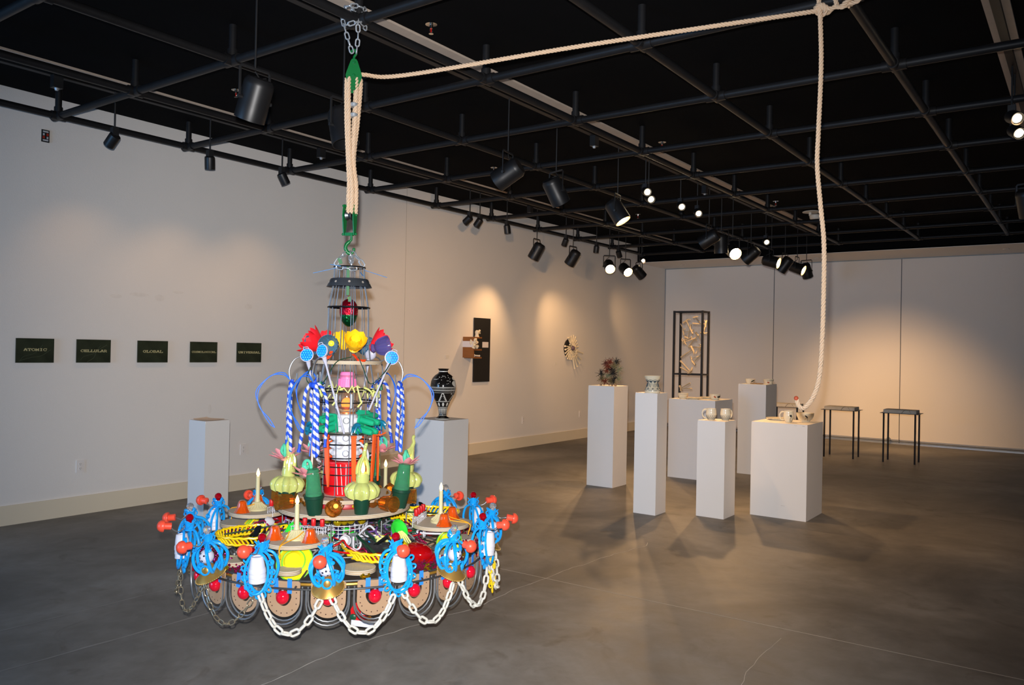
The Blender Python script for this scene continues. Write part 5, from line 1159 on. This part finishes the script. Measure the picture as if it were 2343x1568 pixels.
for az, el in ((0, 5), (28, 25), (-30, 22), (12, 48), (-10, -25), (40, -15), (-45, -10), (90, 10), (140, 20), (180, 5), (-100, 15)):
    d = Vector((cos(rad(az))*cos(rad(el)), sin(rad(az))*cos(rad(el)), sin(rad(el)))); mb.lathe([(.0052, 0), (1e-5, .0006)], 9, at(Vector((0, 0, .078))+d*.0357, d))
spot_me = mb.mesh('ball_spots', BLUD)
cp = MB()
for z0 in (0, .022, .044): cp.lathe([(.0405, z0), (.0415, z0+.003), (.0405, z0+.008), (.0395, z0+.02), (.038, z0+.024)], 28)
cp.lathe([(.039, .05), (.034, .092), (.028, .122), (.026, .124), (.02, .124), (.02, .119), (1e-5, .119)], 28); cup_me = cp.mesh('foam_cups', FOAM)
fr = random.Random(2)
for k in range(16):
    a = -4.5+22.5*k; ball = k % 2 == 0
    f = empty('rim_figure', parent=CHD, M=T(*pol(.845, a, .452)) @ Rz(a) @ Ry(6 if ball else 0) @ Rx(fr.uniform(-5, 5)))
    cx = .0
    obj('collar', colme, f, Rz(fr.uniform(0, 90))); obj('bulb_socket', filam, f); obj('clear_bulb' if ball else 'ruby_bulb', gclr if ball else gred, f)
    if ball:
        obj('blue_loops', lbme, f, Rz(fr.uniform(-25, 25))); obj('white_ball', ball_me, f, T(.018, 0, 0)); obj('ball_spots', spot_me, f, T(.018, 0, 0) @ T(0, 0, .078) @ Rx(fr.uniform(-60, 60)) @ T(0, 0, -.078))['kind'] = 'stuff'
        D_ = Ry(20) @ T(.012, 0, -.016); obj('brass_dish', dish_me, f, D_); obj('beaded_edge', bead_me, f, D_)['kind'] = 'stuff'
    else:
        obj('blue_chain_loops', lcme, f, T(-.008, 0, 0)); obj('foam_cups', cup_me, f, T(.03, 0, .002) @ Ry(4))
    nd = Vector((1, 0, .03+fr.uniform(-.12, .1))); q = Vector((.088, -.012, .152 if ball else .168))
    obj('coral_nose', nose_me, f, at(q, nd))
    MB().tube(bez([(.02, 0, .165), (.05, .004, .14), (.075, -.006, .146), q+nd*.01], 5), .0032, 6).ob('nose_wire', RODM, f)
# swag chains between the figures
WCH = mat('white_chain', 'cfcdc3', .4); YCH = mat('yellow_chain', 'f0c81a', .35); BCH = mat('bronze_chain', '9a8f78', .35, metal=.6)
lw = link_mesh('chain_link', .058, .036, .0062, WCH, 8, 8); ly = link_mesh('chain_link', .05, .026, .0045, YCH, 7, 7); lb = link_mesh('chain_link', .044, .026, .0026, BCH, 6, 7)
for k in range(16):
    a0, a1 = -4.5+22.5*k, -4.5+22.5*(k+1); metal = k in (12, 13, 14, 11)
    f = empty('swag_chain', parent=CHD)
    p0, p1 = pol(.885, a0+(1.2 if not metal else 0), .405), pol(.885, a1-(1.2 if not metal else 0), .405); P = sag(p0, p1, .182 if k not in (14,) else .17)
    P = [p+pol(.03*4*(i/14)*(1-i/14), (a0+a1)/2) for i, p in enumerate(P)]
    chain(lb if metal else lw, P, .036 if metal else .044, f)
for i, a in enumerate((66, 69, 72)):
    f = empty('yellow_chain', parent=CHD); chain(ly, [pol(.88, a, .42), pol(.885, a, .30), pol(.885, a+.4, .24-.03*(i % 2))], .041, f)
# little red hut hung beneath on a foam block
f = empty('hanging_hut', parent=CHD, M=T(*pol(.52, 11, .135)) @ Rz(-18))
MB().box((0, .015, .015), (.06, .12, .03), Rx(-3)).ob('foam_block', FOAM, f, smooth=False)
MB().prism([(-.035, .03), (.035, .03), (.04, .085), (.02, .115), (0, .125), (-.02, .115), (-.04, .085)], .05, T(.025, -.01, 0) @ Rz(-90) @ Rx(90) @ Rz(0) @ T(0, 0, 0)).ob('red_hut', REDS, f, smooth=False)
MB().cyl((.0, -.01, .115), (.0, -.012, .165), .012, .004, 10).ob('cream_peak', CANDW, f)
stk = MB().box((.027, .018, .078), (.001, .022, .034)).ob('sticker', WPL, f, smooth=False)
mb = MB()
for j in range(6): mb.box((.0278, .011+.0026*j, .072), (.0006, .0012 if j % 2 else .0018, .016))
mb.ob('sticker_bars', BLKP, f, smooth=False)
MB().sph((.02, .05, .042), .013, 10).ob('amber_bead', AMB, f); MB().sph((.024, -.035, .045), .018, 10, (.4, 1, 1)).ob('green_patch', STG, f)
MB().cyl((0, -.01, .16), (0, -.01, .33), .0015, n=5).ob('hanging_wire', RODM, f)
# green wire runs and little lamps under the upper disc
GW = mat('green_wire', '1e3a26', .4)
for pts in ([(.19, -.14, 1.30), (.2, -.17, 1.34), (.2, -.12, 1.40), (.2, -.06, 1.5), (.19, .02, 1.53)], [(.19, .06, 1.53), (.21, .09, 1.46), (.21, .13, 1.38), (.21, .2, 1.44), (.17, .24, 1.50)], [(.2, -.2, 1.47), (.21, -.22, 1.40), (.22, -.17, 1.36), (.2, -.12, 1.38)]): MB().tube(bez(pts, 6), .003, 6).ob('green_wire', GW, CHD)
for p in ((.2, -.142, 1.35), (-.1, .2, 1.33)): MB().cyl(p, Vector(p)+Vector((0, -.006, .04)), .011, n=12).ob('green_socket', mat('socket_green', '1f6a4e', .4), CHD)
for a in (-60, 30, 120, 210): MB().tube(bez([pol(.16, a, 1.04), pol(.2, a+6, 1.0), pol(.2, a+8, .95), pol(.17, a+4, .93)], 5), .007, 7).ob('white_hook', WPL, CHD)
